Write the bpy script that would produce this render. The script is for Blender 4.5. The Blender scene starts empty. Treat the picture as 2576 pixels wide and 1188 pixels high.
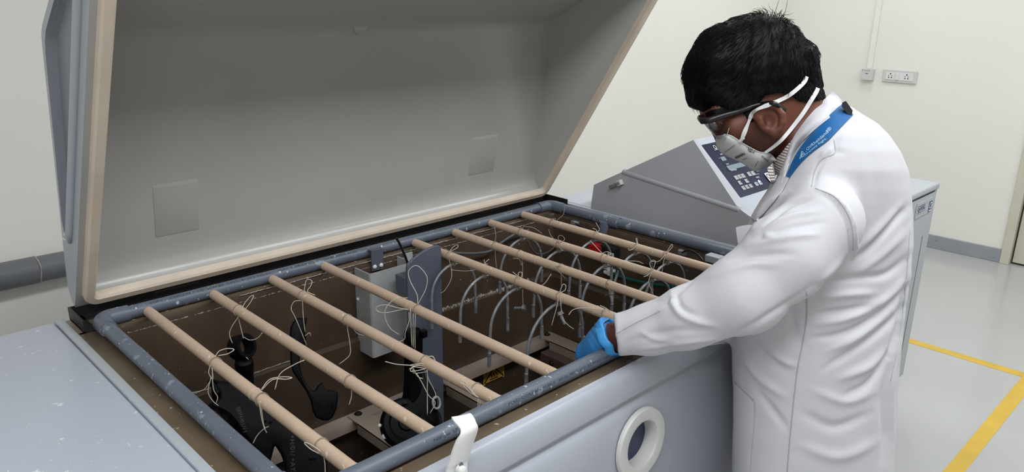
import bpy, bmesh, math, random
import numpy as np
from mathutils import Vector, Matrix
from mathutils.bvhtree import BVHTree
random.seed(7); rng = np.random.RandomState(7)
SC = bpy.context.scene
COL = SC.collection
# ------------------------------------------------------------------ camera
U = .255                                   # scale of the survey units
RIM = .943                                 # height of the rod plane above the floor
YAW, PIT, ROL, FPX = .7759087, .3055113, .0126197, 1922.295
CX, CY = 1288., 594.
CAM = np.array([-1.98007283*U, -6.33538872*U, 2.57101349*U+RIM])
_f = np.array([math.sin(YAW)*math.cos(PIT), math.cos(YAW)*math.cos(PIT), -math.sin(PIT)])
_r = np.cross(_f, [0, 0, 1]); _r /= np.linalg.norm(_r); _u = np.cross(_r, _f)
CR = math.cos(ROL)*_r+math.sin(ROL)*_u; CU = -math.sin(ROL)*_r+math.cos(ROL)*_u
MC = np.array([CR, -CU, _f])               # world -> (right, down, depth)
cam_d = bpy.data.cameras.new('camera'); cam = bpy.data.objects.new('camera', cam_d); COL.objects.link(cam)
cam_d.sensor_fit = 'HORIZONTAL'; cam_d.sensor_width = 36; cam_d.lens = FPX/2576*36
cam_d.clip_start = .02; cam_d.clip_end = 60
cam.matrix_world = Matrix(((CR[0], CU[0], -_f[0], CAM[0]), (CR[1], CU[1], -_f[1], CAM[1]), (CR[2], CU[2], -_f[2], CAM[2]), (0, 0, 0, 1)))
SC.camera = cam
# ------------------------------------------------------------------ exposure, world
vs = SC.view_settings
vs.view_transform = 'Standard'; vs.look = 'None'; vs.gamma = 1; vs.use_curve_mapping = False
vs.exposure = 0.0
w = bpy.data.worlds.new('world'); SC.world = w; w.use_nodes = True
w.node_tree.nodes['Background'].inputs[0].default_value = (.9, .95, 1, 1)
w.node_tree.nodes['Background'].inputs[1].default_value = .05
LIGHT_W = 12.0
LAMPS = [(2.4, .3), (4.0, .3)]+[(-2.4+.8*k, -1.72) for k in range(9)]+[(-2.4, -3.9), (3.2, -3.9)]  # lamps out of view; middle row packed closer to lift contrast in the lid
CEIL = 2.95
# ------------------------------------------------------------------ measuring helpers
def ray(px, py):
    return MC.T @ np.array([(px-CX)/FPX, (py-CY)/FPX, 1.])
def at(px, py, ax, val):                   # the point of the plane x/y/z = val seen at that pixel of the photo
    d = ray(px, py); return CAM+d*((val-CAM[ax])/d[ax])
def atd(px, py, dep): return CAM+ray(px, py)*dep
def depth(P): return float(MC[2] @ (np.array(P)-CAM))
def px(P):
    q = MC @ (np.array(P)-CAM); return (CX+FPX*q[0]/q[2], CY+FPX*q[1]/q[2])
def crop(x0, y0, s): return lambda x, y: (x0+x/s, y0+y/s)
# ------------------------------------------------------------------ materials
MATS = {}
def mat(name, col, rough=.5, metal=0., var=.0, vscale=8., spots=None, bump=0., bscale=60., spec=.5, coat=0., var_col=None, streak=None, alpha=None, trans=0.):
    m = bpy.data.materials.new(name); m.use_nodes = True; nt = m.node_tree; N = nt.nodes; L = nt.links
    b = N['Principled BSDF']; b.inputs['Roughness'].default_value = rough; b.inputs['Metallic'].default_value = metal
    b.inputs['Specular IOR Level'].default_value = spec
    b.inputs['Coat Weight'].default_value = coat
    b.inputs['Coat Roughness'].default_value = .15
    if trans: b.inputs['Transmission Weight'].default_value = trans
    tc = N.new('ShaderNodeTexCoord'); src = tc.outputs['Object']
    c = (*col, 1)
    cur = None
    if var:
        n = N.new('ShaderNodeTexNoise'); n.inputs['Scale'].default_value = vscale; n.inputs['Detail'].default_value = 5
        L.new(src, n.inputs['Vector'])
        r = N.new('ShaderNodeValToRGB'); e = r.color_ramp.elements
        c2 = var_col if var_col else tuple(max(0, x*(1-var)) for x in col)
        e[0].position = .35; e[0].color = (*c2, 1); e[1].position = .65; e[1].color = c
        L.new(n.outputs['Fac'], r.inputs['Fac']); cur = r.outputs['Color']
    if spots:                              # (colour, scale, threshold)
        for sc_, sscale, th, stretch in spots:
            mp = N.new('ShaderNodeMapping'); mp.inputs['Scale'].default_value = stretch; L.new(src, mp.inputs['Vector'])
            n = N.new('ShaderNodeTexNoise'); n.inputs['Scale'].default_value = sscale; n.inputs['Detail'].default_value = 3
            L.new(mp.outputs['Vector'], n.inputs['Vector'])
            r = N.new('ShaderNodeValToRGB'); e = r.color_ramp.elements
            e[0].position = th; e[0].color = (0, 0, 0, 1); e[1].position = min(1, th+.03); e[1].color = (1, 1, 1, 1)
            L.new(n.outputs['Fac'], r.inputs['Fac'])
            mx = N.new('ShaderNodeMix'); mx.data_type = 'RGBA'
            L.new(r.outputs['Color'], mx.inputs['Factor'])
            if cur: L.new(cur, mx.inputs[6])
            else: mx.inputs[6].default_value = c
            mx.inputs[7].default_value = (*sc_, 1); cur = mx.outputs[2]
    if cur: L.new(cur, b.inputs['Base Color'])
    else: b.inputs['Base Color'].default_value = c
    if bump:
        n = N.new('ShaderNodeTexNoise'); n.inputs['Scale'].default_value = bscale; n.inputs['Detail'].default_value = 4
        L.new(src, n.inputs['Vector']); bp = N.new('ShaderNodeBump'); bp.inputs['Strength'].default_value = bump; bp.inputs['Distance'].default_value = .002
        L.new(n.outputs['Fac'], bp.inputs['Height']); L.new(bp.outputs['Normal'], b.inputs['Normal'])
    MATS[name] = m; return m
WHITE = (.75, .75, .73)
mat('wall_paint', (.83, .815, .755), .6, var=.03, vscale=1.5, bump=.08, bscale=90)
mat('ceiling_paint', (.82, .82, .80), .8, var=.02)
mat('floor_epoxy', (.45, .455, .45), .16, var=.06, vscale=1.2, spots=[((.40, .40, .39), 40, .72, (1, 1, 1))], bump=.03, bscale=12)
mat('skirting', (.30, .32, .35), .5, var=.1, vscale=5, spots=[((.12, .11, .1), 18, .68, (1, 1, 3))])
mat('tape_yellow', (.64, .42, .055), .45, var=.12, vscale=9, spots=[((.45, .38, .2), 60, .7, (1, 1, 1))])
mat('door_paint', (.60, .57, .47), .5, var=.05)
mat('dark_gap', (.02, .02, .022), .8)
mat('plastic_white', (.74, .74, .73), .4, var=.03)
mat('plastic_ivory', (.62, .62, .60), .35, var=.03)
mat('pipe_grey', (.155, .16, .175), .5, var=.15, vscale=7)
mat('body_grey', (.44, .47, .54), .32, var=.04, vscale=3, spots=[((.66, .68, .72), 50, .70, (1, 1, 1)), ((.6, .62, .66), 95, .715, (1, .5, 1))])
mat('body_panel', (.40, .42, .475), .34, var=.03, vscale=2)
mat('body_plain', (.47, .50, .56), .3, var=.03, vscale=2)
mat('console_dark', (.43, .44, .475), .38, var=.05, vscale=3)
mat('cabinet_grey', (.40, .43, .46), .4, var=.04, vscale=3)
mat('lid_inner', (.44, .432, .41), .22, var=.05, vscale=2.5, bump=.03, bscale=20)
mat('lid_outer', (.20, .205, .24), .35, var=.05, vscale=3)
mat('foam_tan', (.66, .56, .45), .75, var=.10, vscale=14, spots=[((.45, .33, .2), 9, .68, (1, 1, 1))], bump=.1, bscale=60)
mat('rubber_black', (.012, .012, .014), .45)
mat('tank_brown', (.080, .054, .037), .28, var=.25, vscale=6, spots=[((.30, .24, .2), 70, .715, (1, 1, 1))], bump=.12, bscale=14)
mat('flange_tan', (.135, .098, .062), .3, var=.35, vscale=9, spots=[((.42, .37, .30), 85, .675, (1, 1, 1)), ((.19, .12, .055), 14, .70, (1, 1, 1))], bump=.1, bscale=40)
mat('salt_crust', (.42, .38, .34), .7, var=.4, vscale=60)
mat('pvc_blue', (.118, .138, .178), .42, var=.15, vscale=10, spots=[((.22, .25, .30), 26, .66, (1, 1, 1)), ((.50, .53, .58), 105, .672, (1, 1, .6)), ((.45, .48, .53), 50, .70, (1, 1, .5))])
mat('pvc_plate', (.095, .110, .145), .45, var=.12, vscale=6, spots=[((.35, .37, .4), 70, .74, (1, 1, 1))])
mat('rod_tan', (.56, .42, .31), .42, var=.12, vscale=7, spots=[((.70, .60, .50), 85, .66, (1, 1, 1)), ((.45, .29, .17), 9, .68, (1, 1, 1))])
mat('rail_tan', (.35, .28, .23), .4, var=.12, vscale=6)
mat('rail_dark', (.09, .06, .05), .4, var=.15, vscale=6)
mat('galvanised', (.31, .32, .335), .5, .35, var=.45, vscale=45, spots=[((.45, .46, .46), 60, .66, (1, 1, 1)), ((.05, .05, .05), 40, .7, (1, 1, 1))], bump=.2, bscale=90)
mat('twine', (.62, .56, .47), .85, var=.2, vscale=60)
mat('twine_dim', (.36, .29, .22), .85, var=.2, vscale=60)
mat('part_black', (.004, .004, .005), .5, spec=.12, var=.3, vscale=9, spots=[((.12, .12, .13), 30, .77, (1, 1, 1))])
mat('steel_dark', (.05, .045, .04), .35, .7)
mat('steel', (.4, .4, .4), .35, .8, var=.2, vscale=30)
mat('screw_white', (.72, .72, .70), .45)
mat('shield_grey', (.38, .39, .39), .38, var=.1, vscale=5, spots=[((.5, .5, .5), 60, .73, (1, 1, 1))])
mat('sticker_yellow', (.56, .34, .045), .5)
mat('print_black', (.01, .01, .012), .5)
mat('print_navy', (.012, .018, .13), .45)
mat('print_grey', (.10, .105, .12), .6)
mat('scribe', (.05, .05, .055), .6)
mat('pipe_ink', (.025, .03, .05), .6)
mat('print_white', (.75, .76, .78), .5)
mat('panel_navy', (.020, .026, .085), .35)
mat('lcd', (.42, .52, .56), .25)
mat('button_white', (.74, .74, .74), .45)
mat('red_plastic', (.50, .01, .014), .35)
mat('hose_green', (.0, .075, .062), .3)
mat('hose_grey', (.10, .10, .11), .4)
mat('hose_black', (.008, .008, .009), .35)
mat('blue_label', (.01, .02, .2), .4)
def emit(name, col, s):
    m = bpy.data.materials.new(name); m.use_nodes = True; nt = m.node_tree
    b = nt.nodes['Principled BSDF']; b.inputs['Emission Color'].default_value = (*col, 1); b.inputs['Emission Strength'].default_value = s
    b.inputs['Base Color'].default_value = (*col, 1); MATS[name] = m
emit('led_blue', (.15, .35, 1), 6)
emit('diffuser', (1, .98, .95), 1.5)
# ------------------------------------------------------------------ object helpers
BASE = {}
def root(name, loc, label, cat, group=None):
    o = bpy.data.objects.new(name, None); COL.objects.link(o); o.location = loc; o.empty_display_size = .05
    o['label'] = label; o['category'] = cat
    if group: o['group'] = group
    BASE[o] = np.array(loc, float); return o
def obj(name, geo, m, parent=None, label=None, cat=None, group=None, kind=None, smooth=None, origin=None):
    V, F = geo
    V = np.asarray(V, float).reshape(-1, 3)
    if parent is not None: base = BASE[parent]
    else: base = np.array(origin, float) if origin is not None else np.array([(V[:, 0].min()+V[:, 0].max())/2, (V[:, 1].min()+V[:, 1].max())/2, V[:, 2].min()])
    me = bpy.data.meshes.new(name); me.from_pydata((V-base).tolist(), [], [tuple(int(i) for i in f) for f in F]); me.validate(); me.update()
    ms = m if isinstance(m, (list, tuple)) else [m]
    for k in ms: me.materials.append(MATS[k])
    o = bpy.data.objects.new(name, me); COL.objects.link(o)
    if parent is not None: o.parent = parent
    else: o.location = base
    BASE[o] = base
    if label: o['label'] = label
    if cat: o['category'] = cat
    if group: o['group'] = group
    if kind: o['kind'] = kind
    if smooth is not None:
        me.polygons.foreach_set('use_smooth', [True]*len(me.polygons))
        if smooth < 180: me.set_sharp_from_angle(angle=math.radians(smooth))
    return o
def struct(name, geo, m, parent=None, label=None, smooth=None):
    return obj(name, geo, m, parent, label, kind='structure' if parent is None else None, smooth=smooth)
def join(*gs):
    V = []; F = []; n = 0
    for v, f in gs:
        v = np.asarray(v, float).reshape(-1, 3); V.append(v); F += [tuple(int(i)+n for i in q) for q in f]; n += len(v)
    return np.vstack(V), F
def from_bm(bm):
    bm.normal_update(); bm.verts.index_update()
    V = np.array([v.co[:] for v in bm.verts]); F = [tuple(v.index for v in f.verts) for f in bm.faces]; bm.free(); return V, F
def box(x0, x1, y0, y1, z0, z1, bev=0., seg=2):
    bm = bmesh.new(); bmesh.ops.create_cube(bm, size=1)
    for v in bm.verts:
        v.co = ((x0+x1)/2+v.co.x*(x1-x0), (y0+y1)/2+v.co.y*(y1-y0), (z0+z1)/2+v.co.z*(z1-z0))
    if bev: bmesh.ops.bevel(bm, geom=list(bm.edges), offset=bev, segments=seg, profile=.5, affect='EDGES')
    return from_bm(bm)
def frame_of(o, ex, ey, ez):               # map local coordinates to world
    o = np.array(o, float); E = np.array([ex, ey, ez], float)
    return lambda g: (np.asarray(g[0], float) @ E+o, g[1])
def prism(poly, t0, t1, bev=0., seg=2):    # 2-D outline (u, v) extruded along third axis t0..t1
    bm = bmesh.new(); vs_ = [bm.verts.new((u, v, t0)) for u, v in poly]
    f = bm.faces.new(vs_)
    r = bmesh.ops.extrude_face_region(bm, geom=[f])
    for e in r['geom']:
        if isinstance(e, bmesh.types.BMVert): e.co.z = t1
    bmesh.ops.recalc_face_normals(bm, faces=list(bm.faces))
    if bev:
        ed = [e for e in bm.edges if abs(e.verts[0].co.z-e.verts[1].co.z) < 1e-9]
        bmesh.ops.bevel(bm, geom=ed, offset=bev, segments=seg, profile=.5, affect='EDGES')
    return from_bm(bm)
def cat_rom(P, n):
    P = np.asarray(P, float)
    if len(P) < 3: return np.array([P[0]+(P[-1]-P[0])*t for t in np.linspace(0, 1, n+1)])
    Q = np.vstack([2*P[0]-P[1], P, 2*P[-1]-P[-2]]); out = []
    for i in range(1, len(Q)-2):
        a, b, c, d = Q[i-1:i+3]
        for t in np.linspace(0, 1, n, endpoint=False):
            out.append(.5*((2*b)+(-a+c)*t+(2*a-5*b+4*c-d)*t*t+(-a+3*b-3*c+d)*t**3))
    out.append(P[-1]); return np.array(out)
def tube(P, r, n=8, closed=False, caps=True, up=None):
    P = np.asarray(P, float); k = len(P); R = np.full(k, r) if np.isscalar(r) else np.asarray(r, float)
    T = np.gradient(P, axis=0)
    if closed: T = np.roll(P, -1, 0)-np.roll(P, 1, 0)
    T /= np.linalg.norm(T, axis=1)[:, None]+1e-12
    a = np.array([0, 0, 1.]) if abs(T[0][2]) < .9 else np.array([1., 0, 0])
    N = np.cross(T[0], a); N /= np.linalg.norm(N); V = []
    for i in range(k):
        N = N-T[i]*(N @ T[i]); N /= np.linalg.norm(N)+1e-12; B = np.cross(T[i], N)
        for j in range(n):
            t = 2*math.pi*j/n; V.append(P[i]+R[i]*(math.cos(t)*N+math.sin(t)*B))
    F = []
    for i in range(k if closed else k-1):
        for j in range(n):
            i2 = (i+1) % k; F.append((i*n+j, i*n+(j+1) % n, i2*n+(j+1) % n, i2*n+j))
    if caps and not closed:
        F.append(tuple(range(n))[::-1]); F.append(tuple((k-1)*n+j for j in range(n)))
    return np.array(V), F
def cyl(a, b, r, n=24, r2=None, bev=0.):
    a = np.array(a, float); b = np.array(b, float); d = (b-a)/np.linalg.norm(b-a)
    r2 = r if r2 is None else r2
    if bev: return tube([a, a+d*1e-6, a+d*bev, b-d*bev, b-d*1e-6, b], [r-bev, r-bev, r, r2, r2-bev, r2-bev], n)
    return tube([a, b], [r, r2], n)
def lathe(prof, o, ax, n=40):              # profile of (radius, height along ax)
    ax = np.array(ax, float); ax /= np.linalg.norm(ax); h = np.array([0, 0, 1.]) if abs(ax[2]) < .9 else np.array([1., 0, 0])
    e1 = np.cross(ax, h); e1 /= np.linalg.norm(e1); e2 = np.cross(ax, e1); V = []; F = []
    for r, z in prof:
        for j in range(n):
            t = 2*math.pi*j/n; V.append(np.array(o)+ax*z+r*(math.cos(t)*e1+math.sin(t)*e2))
    for i in range(len(prof)-1):
        for j in range(n): F.append((i*n+j, i*n+(j+1) % n, (i+1)*n+(j+1) % n, (i+1)*n+j))
    return np.array(V), F
def grid(P):                               # grid of points (m, n, 3) -> quads
    P = np.asarray(P, float); m, n = P.shape[:2]
    return P.reshape(-1, 3), [(i*n+j, i*n+j+1, (i+1)*n+j+1, (i+1)*n+j) for i in range(m-1) for j in range(n-1)]
def thick(g, t):                           # give an open sheet a thickness t
    bm = bmesh.new(); vs_ = [bm.verts.new(v) for v in g[0]]
    for f in g[1]:
        try: bm.faces.new([vs_[i] for i in f])
        except ValueError: pass
    bmesh.ops.remove_doubles(bm, verts=list(bm.verts), dist=1e-6)
    bmesh.ops.recalc_face_normals(bm, faces=list(bm.faces)); bm.normal_update()
    bmesh.ops.solidify(bm, geom=list(bm.faces), thickness=t)
    return from_bm(bm)
def text_geo(s, size, align='LEFT', sx=1., bold=0.):
    c = bpy.data.curves.new('t', 'FONT'); c.body = s; c.size = size; c.align_x = align; c.align_y = 'CENTER'; c.resolution_u = 3; c.offset = bold
    o = bpy.data.objects.new('t', c); COL.objects.link(o)
    bpy.context.view_layer.update()
    me = bpy.data.meshes.new_from_object(o.evaluated_get(bpy.context.evaluated_depsgraph_get()))
    V = np.array([v.co[:] for v in me.vertices]); F = [tuple(p.vertices) for p in me.polygons]
    bpy.data.objects.remove(o); bpy.data.curves.remove(c); bpy.data.meshes.remove(me)
    V[:, 0] *= sx; return V, F
def lift(g, o, eu, ev, off):               # flat lettering (u, v) onto the plane o + u eu + v ev, standing off a hair
    eu = np.array(eu, float); eu /= np.linalg.norm(eu); ev = np.array(ev, float); ev /= np.linalg.norm(ev); n = np.cross(eu, ev)
    V = np.asarray(g[0], float); return np.array(o)+V[:, :1]*eu+V[:, 1:2]*ev+n*off, g[1]
def rect2(u0, u1, v0, v1): return np.array([[u0, v0, 0], [u1, v0, 0], [u1, v1, 0], [u0, v1, 0]]), [(0, 1, 2, 3)]
def poly2(P): return np.array([[u, v, 0] for u, v in P]), [tuple(range(len(P)))]
def stroke2(P, w_):                        # flat band along a 2-D polyline
    P = np.asarray(P, float); T = np.gradient(P, axis=0); T /= np.linalg.norm(T, axis=1)[:, None]+1e-12; Nn = np.stack([-T[:, 1], T[:, 0]], 1)*w_/2
    k = len(P); V = np.zeros((2*k, 3)); V[:k, :2] = P+Nn; V[k:, :2] = P-Nn
    return V, [(k+i, k+i+1, i+1, i) for i in range(k-1)]
# ------------------------------------------------------------------ the room
XR, YB, XL, YF = 4.98, 1.12, -3.6, -5.2
struct('floor', box(XL-.1, XR+.1, YF-.1, YB+.1, -.1, 0), 'floor_epoxy', label='glossy pale grey epoxy floor with yellow lines')
struct('ceiling', box(XL-.1, XR+.1, YF-.1, YB+.1, CEIL, CEIL+.1), 'ceiling_paint', label='white ceiling above the test room')
struct('wall_back', box(XL-.1, XR+.1, YB, YB+.1, 0, CEIL), 'wall_paint', label='plain cream wall behind the raised lid')
struct('wall_left', box(XL-.1, XL, YF, YB, 0, CEIL), 'wall_paint', label='plain cream wall at the far left')
struct('wall_front', box(XL-.1, XR+.1, YF-.1, YF, 0, CEIL), 'wall_paint', label='plain cream wall behind the viewer')
DY0 = -.498                                # the door frame starts here on the right wall
struct('wall_right', join(box(XR, XR+.1, DY0, YB, 0, CEIL), box(XR, XR+.1, YF, DY0-1.02, 0, CEIL), box(XR, XR+.1, DY0-1.02, DY0, 2.12, CEIL)), 'wall_paint', label='cream wall with sockets and a door on the right')
struct('baseboard_right', box(XR-.014, XR, DY0, YB, 0, .09, .003), 'skirting', label='grey skirting strip along the right wall')
struct('baseboard_back', box(XL, XR-.014, YB-.014, YB, 0, .09, .003), 'skirting', label='grey skirting strip along the back wall')
dr = struct('door_1', box(XR+.02, XR+.06, DY0-.965, DY0-.062, .012, 2.06, .003), 'door_paint', label='beige panelled door at the right edge')
struct('door_frame', join(box(XR-.02, XR+.09, DY0-.052, DY0, 0, 2.12, .003), box(XR-.02, XR+.09, DY0-1.02, DY0-.968, 0, 2.12, .003), box(XR-.02, XR+.09, DY0-.968, DY0-.052, 2.065, 2.12, .003)), 'door_paint', dr)
struct('door_panel', join(*[box(XR+.012, XR+.022, DY0-.95, DY0-.11, z0, z1, .006) for z0, z1 in ((.16, .95), (1.05, 1.95))]), 'door_paint', dr)
struct('door_gap', box(XR+.07, XR+.08, DY0-.97, DY0-.05, 0, 2.07), 'dark_gap', dr)
# lamps in the ceiling
for i, (x, y) in enumerate(LAMPS):
    row, k = ('rear', i) if i < 2 else (('middle', i-2) if i < 11 else ('front', (i-11)*4))
    lb = 'square ceiling lamp, %s from the left in the %s row' % (('first', 'second', 'third', 'fourth', 'fifth', 'sixth', 'seventh', 'eighth', 'ninth')[k], row)
    o = root('ceiling_light', (x, y, CEIL-.03), lb, 'lamp', 'square lamps in the ceiling')
    obj('lamp_frame', join(box(x-.31, x+.31, y-.31, y-.295, CEIL-.02, CEIL), box(x-.31, x+.31, y+.295, y+.31, CEIL-.02, CEIL), box(x-.31, x-.295, y-.295, y+.295, CEIL-.02, CEIL), box(x+.295, x+.31, y-.295, y+.295, CEIL-.02, CEIL)), 'plastic_white', o)
    obj('diffuser', box(x-.295, x+.295, y-.295, y+.295, CEIL-.012, CEIL-.004), 'diffuser', o)
    ld = bpy.data.lights.new('lamp_glow', 'AREA'); ld.shape = 'SQUARE'; ld.size = .58; ld.energy = LIGHT_W; ld.color = (.93, .965, 1)
    lo = bpy.data.objects.new('lamp_glow', ld); COL.objects.link(lo); lo.parent = o; lo.location = (0, 0, .012)
# yellow floor lines
obj('floor_tape', box(3.275, 3.33, -1.022, .6, 0, .0012), 'tape_yellow', label='thinner looking yellow floor line running off behind the test machine', cat='floor line')
obj('floor_tape', box(1.6, 4.4, -1.077, -1.022, 0, .0012), 'tape_yellow', label='broad yellow floor line in the bottom right corner', cat='floor line')
# sockets, switch box and trunking on the right wall
o = root('socket_plate', (XR, .29, 1.1), 'white wall plate with two round pin sockets and a rocker switch', 'socket')
Pa = at(2221, 171, 0, XR); Pb = at(2307, 208, 0, XR); py0, py1 = Pa[1], Pb[1]; pz0, pz1 = 1.0665, 1.156
pz1 = at(2222, 173, 0, XR)[2]; pz0 = at(2222, 205, 0, XR)[2]; pyl = at(2222, 190, 0, XR)[1]; pyr = at(2309, 190, 0, XR)[1]
obj('plate', box(XR-.014, XR, pyr, pyl, pz0, pz1, .005, 3), 'plastic_ivory', o)
obj('plate_inset', box(XR-.0165, XR-.0135, pyr+.022, pyl-.022, pz0+.016, pz1-.018, .001), 'plastic_white', o)
zc = (pz0+pz1)/2
for yc in (pyl-.052, pyr+.062):
    s_ = obj('socket', box(XR-.018, XR-.016, yc-.024, yc+.024, zc-.025, zc+.025, .0008), 'plastic_white', o)
    g = [cyl((XR-.0186, yc+a, zc+b), (XR-.0175, yc+a, zc+b), r, 12) for a, b, r in ((0, .014, .0045), (.010, .002, .0028), (-.010, .002, .0028), (.009, -.010, .004), (-.009, -.010, .004))]
    obj('pin_holes', join(*g), 'print_black', s_)
yc = (pyl+pyr)/2+.012
obj('rocker', box(XR-.024, XR-.016, yc-.011, yc+.009, zc-.024, zc+.022, .003), 'plastic_white', o)
o2 = root('switch_box', (XR, .45, 1.1), 'small white surface mounted box on the wall under its cable trunking', 'box')
by0 = at(2201, 185, 0, XR)[1]; by1 = at(2171, 185, 0, XR)[1]; bz1 = at(2185, 172, 0, XR)[2]; bz0 = at(2185, 201, 0, XR)[2]
obj('housing', box(XR-.04, XR, by0, by1, bz0, bz1, .004, 2), 'plastic_ivory', o2)
obj('slot', box(XR-.0412, XR-.0395, (by0+by1)/2-.008, (by0+by1)/2+.008, (bz0+bz1)/2+.004, (bz0+bz1)/2+.009), 'print_grey', o2)
obj('vent_slots', join(*[box(XR-.0412, XR-.0395, by0+.025+k*.014, by0+.028+k*.014, bz1-.016, bz1-.006) for k in range(4)]), 'print_grey', o2)
ty = (by0+by1)/2
obj('cable_trunking', box(XR-.016, XR, ty-.02, ty+.015, bz1, CEIL, .003), 'wall_paint', label='thin cream cable trunking running up the wall from the white box', cat='trunking')
# exhaust pipe along the back wall
pc = atd(80, 681, 2.42); pr = .0415
o = root('exhaust_pipe', (pc[0], pc[1], pc[2]-pr), 'grey exhaust pipe along the cream wall behind the lid', 'pipe')
ex = px((0, 0, 0))
xj = at(97, 690, 1, pc[1])[0]
obj('pipe_run', cyl((xj-.01, pc[1], pc[2]), (2.2, pc[1], pc[2]), pr, 40), 'pipe_grey', o, smooth=40)
obj('pipe_socket', cyl((-3.0, pc[1], pc[2]), (xj, pc[1], pc[2]), pr*1.045, 40, bev=.002), 'pipe_grey', o, smooth=40)
obj('sealant_ring', tube([np.array([xj+.002*math.sin(3*t), pc[1], pc[2]])+pr*1.03*np.array([0, math.cos(t), math.sin(t)]) for t in np.linspace(0, 2*math.pi, 40, endpoint=False)], .0022, 6, closed=True), 'salt_crust', o, smooth=180)
for x in (-1.2, 1.2): obj('wall_bracket', box(x-.012, x+.012, pc[1]+pr*.7, YB, pc[2]-.02, pc[2]+.02), 'pipe_grey', o)
# ------------------------------------------------------------------ the test machine
ML, MR = -.72, 2.51                        # left and right ends
FX0, FX1, FY0, FY1, FZ = -.139, 1.367, -.839, .110, .928     # outer rim of the flange, its top
TX0, TX1, TY0, TY1 = -.075, 1.262, -.778, .003               # inside of the tank
SEAM, TB = .715, .27
mc = root('test_chamber', (.6, -.35, 0), 'grey corrosion test machine with open lid, brown tank and control console', 'machine')
# brown liner: flange-level walls, step at the seam, lower walls and floor
st = .012
def ring(x0, x1, y0, y1, z): return [(x0, y0, z), (x1, y0, z), (x1, y1, z), (x0, y1, z)]
rows = [ring(TX0-.02, TX1+.02, TY0-.02, TY1+.012, FZ-.001), ring(TX0-.004, TX1+.004, TY0-.004, TY1+.002, FZ-.004), ring(TX0, TX1, TY0, TY1, FZ-.016), ring(TX0, TX1, TY0, TY1, SEAM+.012),
        ring(TX0+.002, TX1-.002, TY0+.002, TY1-.002, SEAM+.004), ring(TX0+st, TX1-st, TY0+st, TY1-st, SEAM-.004), ring(TX0+st+.004, TX1-st-.004, TY0+st+.004, TY1-st-.004, TB+.02), ring(TX0+st+.03, TX1-st-.03, TY0+st+.03, TY1-st-.03, TB)]
V = [p for r in rows for p in r]; F = [(i*4+j, i*4+(j+1) % 4, (i+1)*4+(j+1) % 4, (i+1)*4+j) for i in range(len(rows)-1) for j in range(4)]+[tuple(len(rows)*4-4+j for j in range(4))]
bm = bmesh.new(); vv = [bm.verts.new(v) for v in V]
for f in F: bm.faces.new([vv[i] for i in f])
ve = [e for e in bm.edges if abs(e.verts[0].co.z-e.verts[1].co.z) > 1e-4]
bmesh.ops.bevel(bm, geom=ve, offset=.022, segments=4, profile=.5, affect='EDGES')
tank = obj('tank_liner', from_bm(bm), 'tank_brown', mc, smooth=30)
def crust(x0, x1, y, z, n, seed, amp=.004):          # ragged bead of salt on the wall seam
    r_ = np.random.RandomState(seed); P = np.array([[x, y, z] for x in np.linspace(x0, x1, n)]); P[:, 2] += r_.randn(n)*amp*.35
    return tube(P, np.abs(r_.randn(n))*amp*.5+.0007, 6)
obj('salt_seam', join(crust(.72, 1.16, TY1-.004, SEAM+.004, 140, 3, .0065), crust(.72, .9, TY1-.006, SEAM-.004, 60, 5, .0022), crust(.02, .32, TY1-.004, SEAM+.006, 80, 4, .0016), crust(.02, .36, TY1-.008, SEAM-.006, 60, 9, .0012)), 'salt_crust', mc, smooth=180, kind='stuff')
# flange
fl = join(box(FX0, FX1, FY0, TY0-.012, FZ-.02, FZ, .004, 3), box(FX0, FX1, TY1+.006, FY1, FZ-.02, FZ, .003), box(FX0, TX0-.012, TY0-.02, TY1+.02, FZ-.02, FZ, .003), box(TX1+.012, FX1, TY0-.02, TY1+.02, FZ-.02, FZ, .003))
obj('tank_flange', fl, 'flange_tan', mc, smooth=40)
obj('salt_edge', join(crust(-.05, 1.2, TY1+.001, FZ-.020, 330, 11, .0014), crust(.2, 1.2, TY1+.001, FZ-.004, 200, 12, .0012)), 'salt_crust', mc, smooth=180, kind='stuff')
# pipe loop with elbows and tee
pf = obj('pipe_loop', join(*[cyl(a, b, .0145, 28) for a, b in (((-.07, .026, .943), (1.25, .026, .943)), ((-.07, -.795, .943), (1.25, -.795, .943)), ((-.094, -.77, .943), (-.094, .0, .943)), ((1.28, -.77, .943), (1.28, .0, .943)))]), 'pvc_blue', mc, smooth=40)
for cx_, cy_, sx, sy in ((-.094, .026, 1, -1), (1.28, .026, -1, -1), (-.094, -.795, 1, 1), (1.28, -.795, -1, 1)):
    t = np.linspace(0, math.pi/2, 9); rr = .024
    P = [[cx_+sx*.058, cy_, .943]]+[[cx_+sx*(rr-rr*math.sin(a)), cy_+sy*(rr-rr*math.cos(a)), .943] for a in t]+[[cx_, cy_+sy*.058, .943]]
    P = np.array(P)
    R_ = [.0175]+[.018]*9+[.0175]
    obj('elbow', join(tube(P, R_, 24)), 'pvc_blue', pf, smooth=60)
tyc = at(1530, 556, 0, 1.28)[1]
obj('tee', join(cyl((1.28, tyc-.045, .943), (1.28, tyc+.045, .943), .018, 28, bev=.001), cyl((1.268, tyc+.004, .943), (1.268, tyc+.004, .892), .0165, 24), cyl((1.268, tyc+.004, .905), (1.268, tyc+.004, .892), .018, 24)), 'pvc_blue', pf, smooth=40)
def on_pipe(g, p0, ex, er, up, R):                   # wrap flat lettering round a pipe: ex along, er radial start, up perpendicular
    V = np.asarray(g[0], float); a = V[:, 1]/R; ex = np.array(ex); er = np.array(er); up = np.array(up)
    return np.array(p0)+V[:, :1]*ex+(R+.0003)*(np.cos(a)[:, None]*er+np.sin(a)[:, None]*up), g[1]
er = np.array([0, -.93, .37]); up_ = np.array([0, .37, .93])
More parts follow.
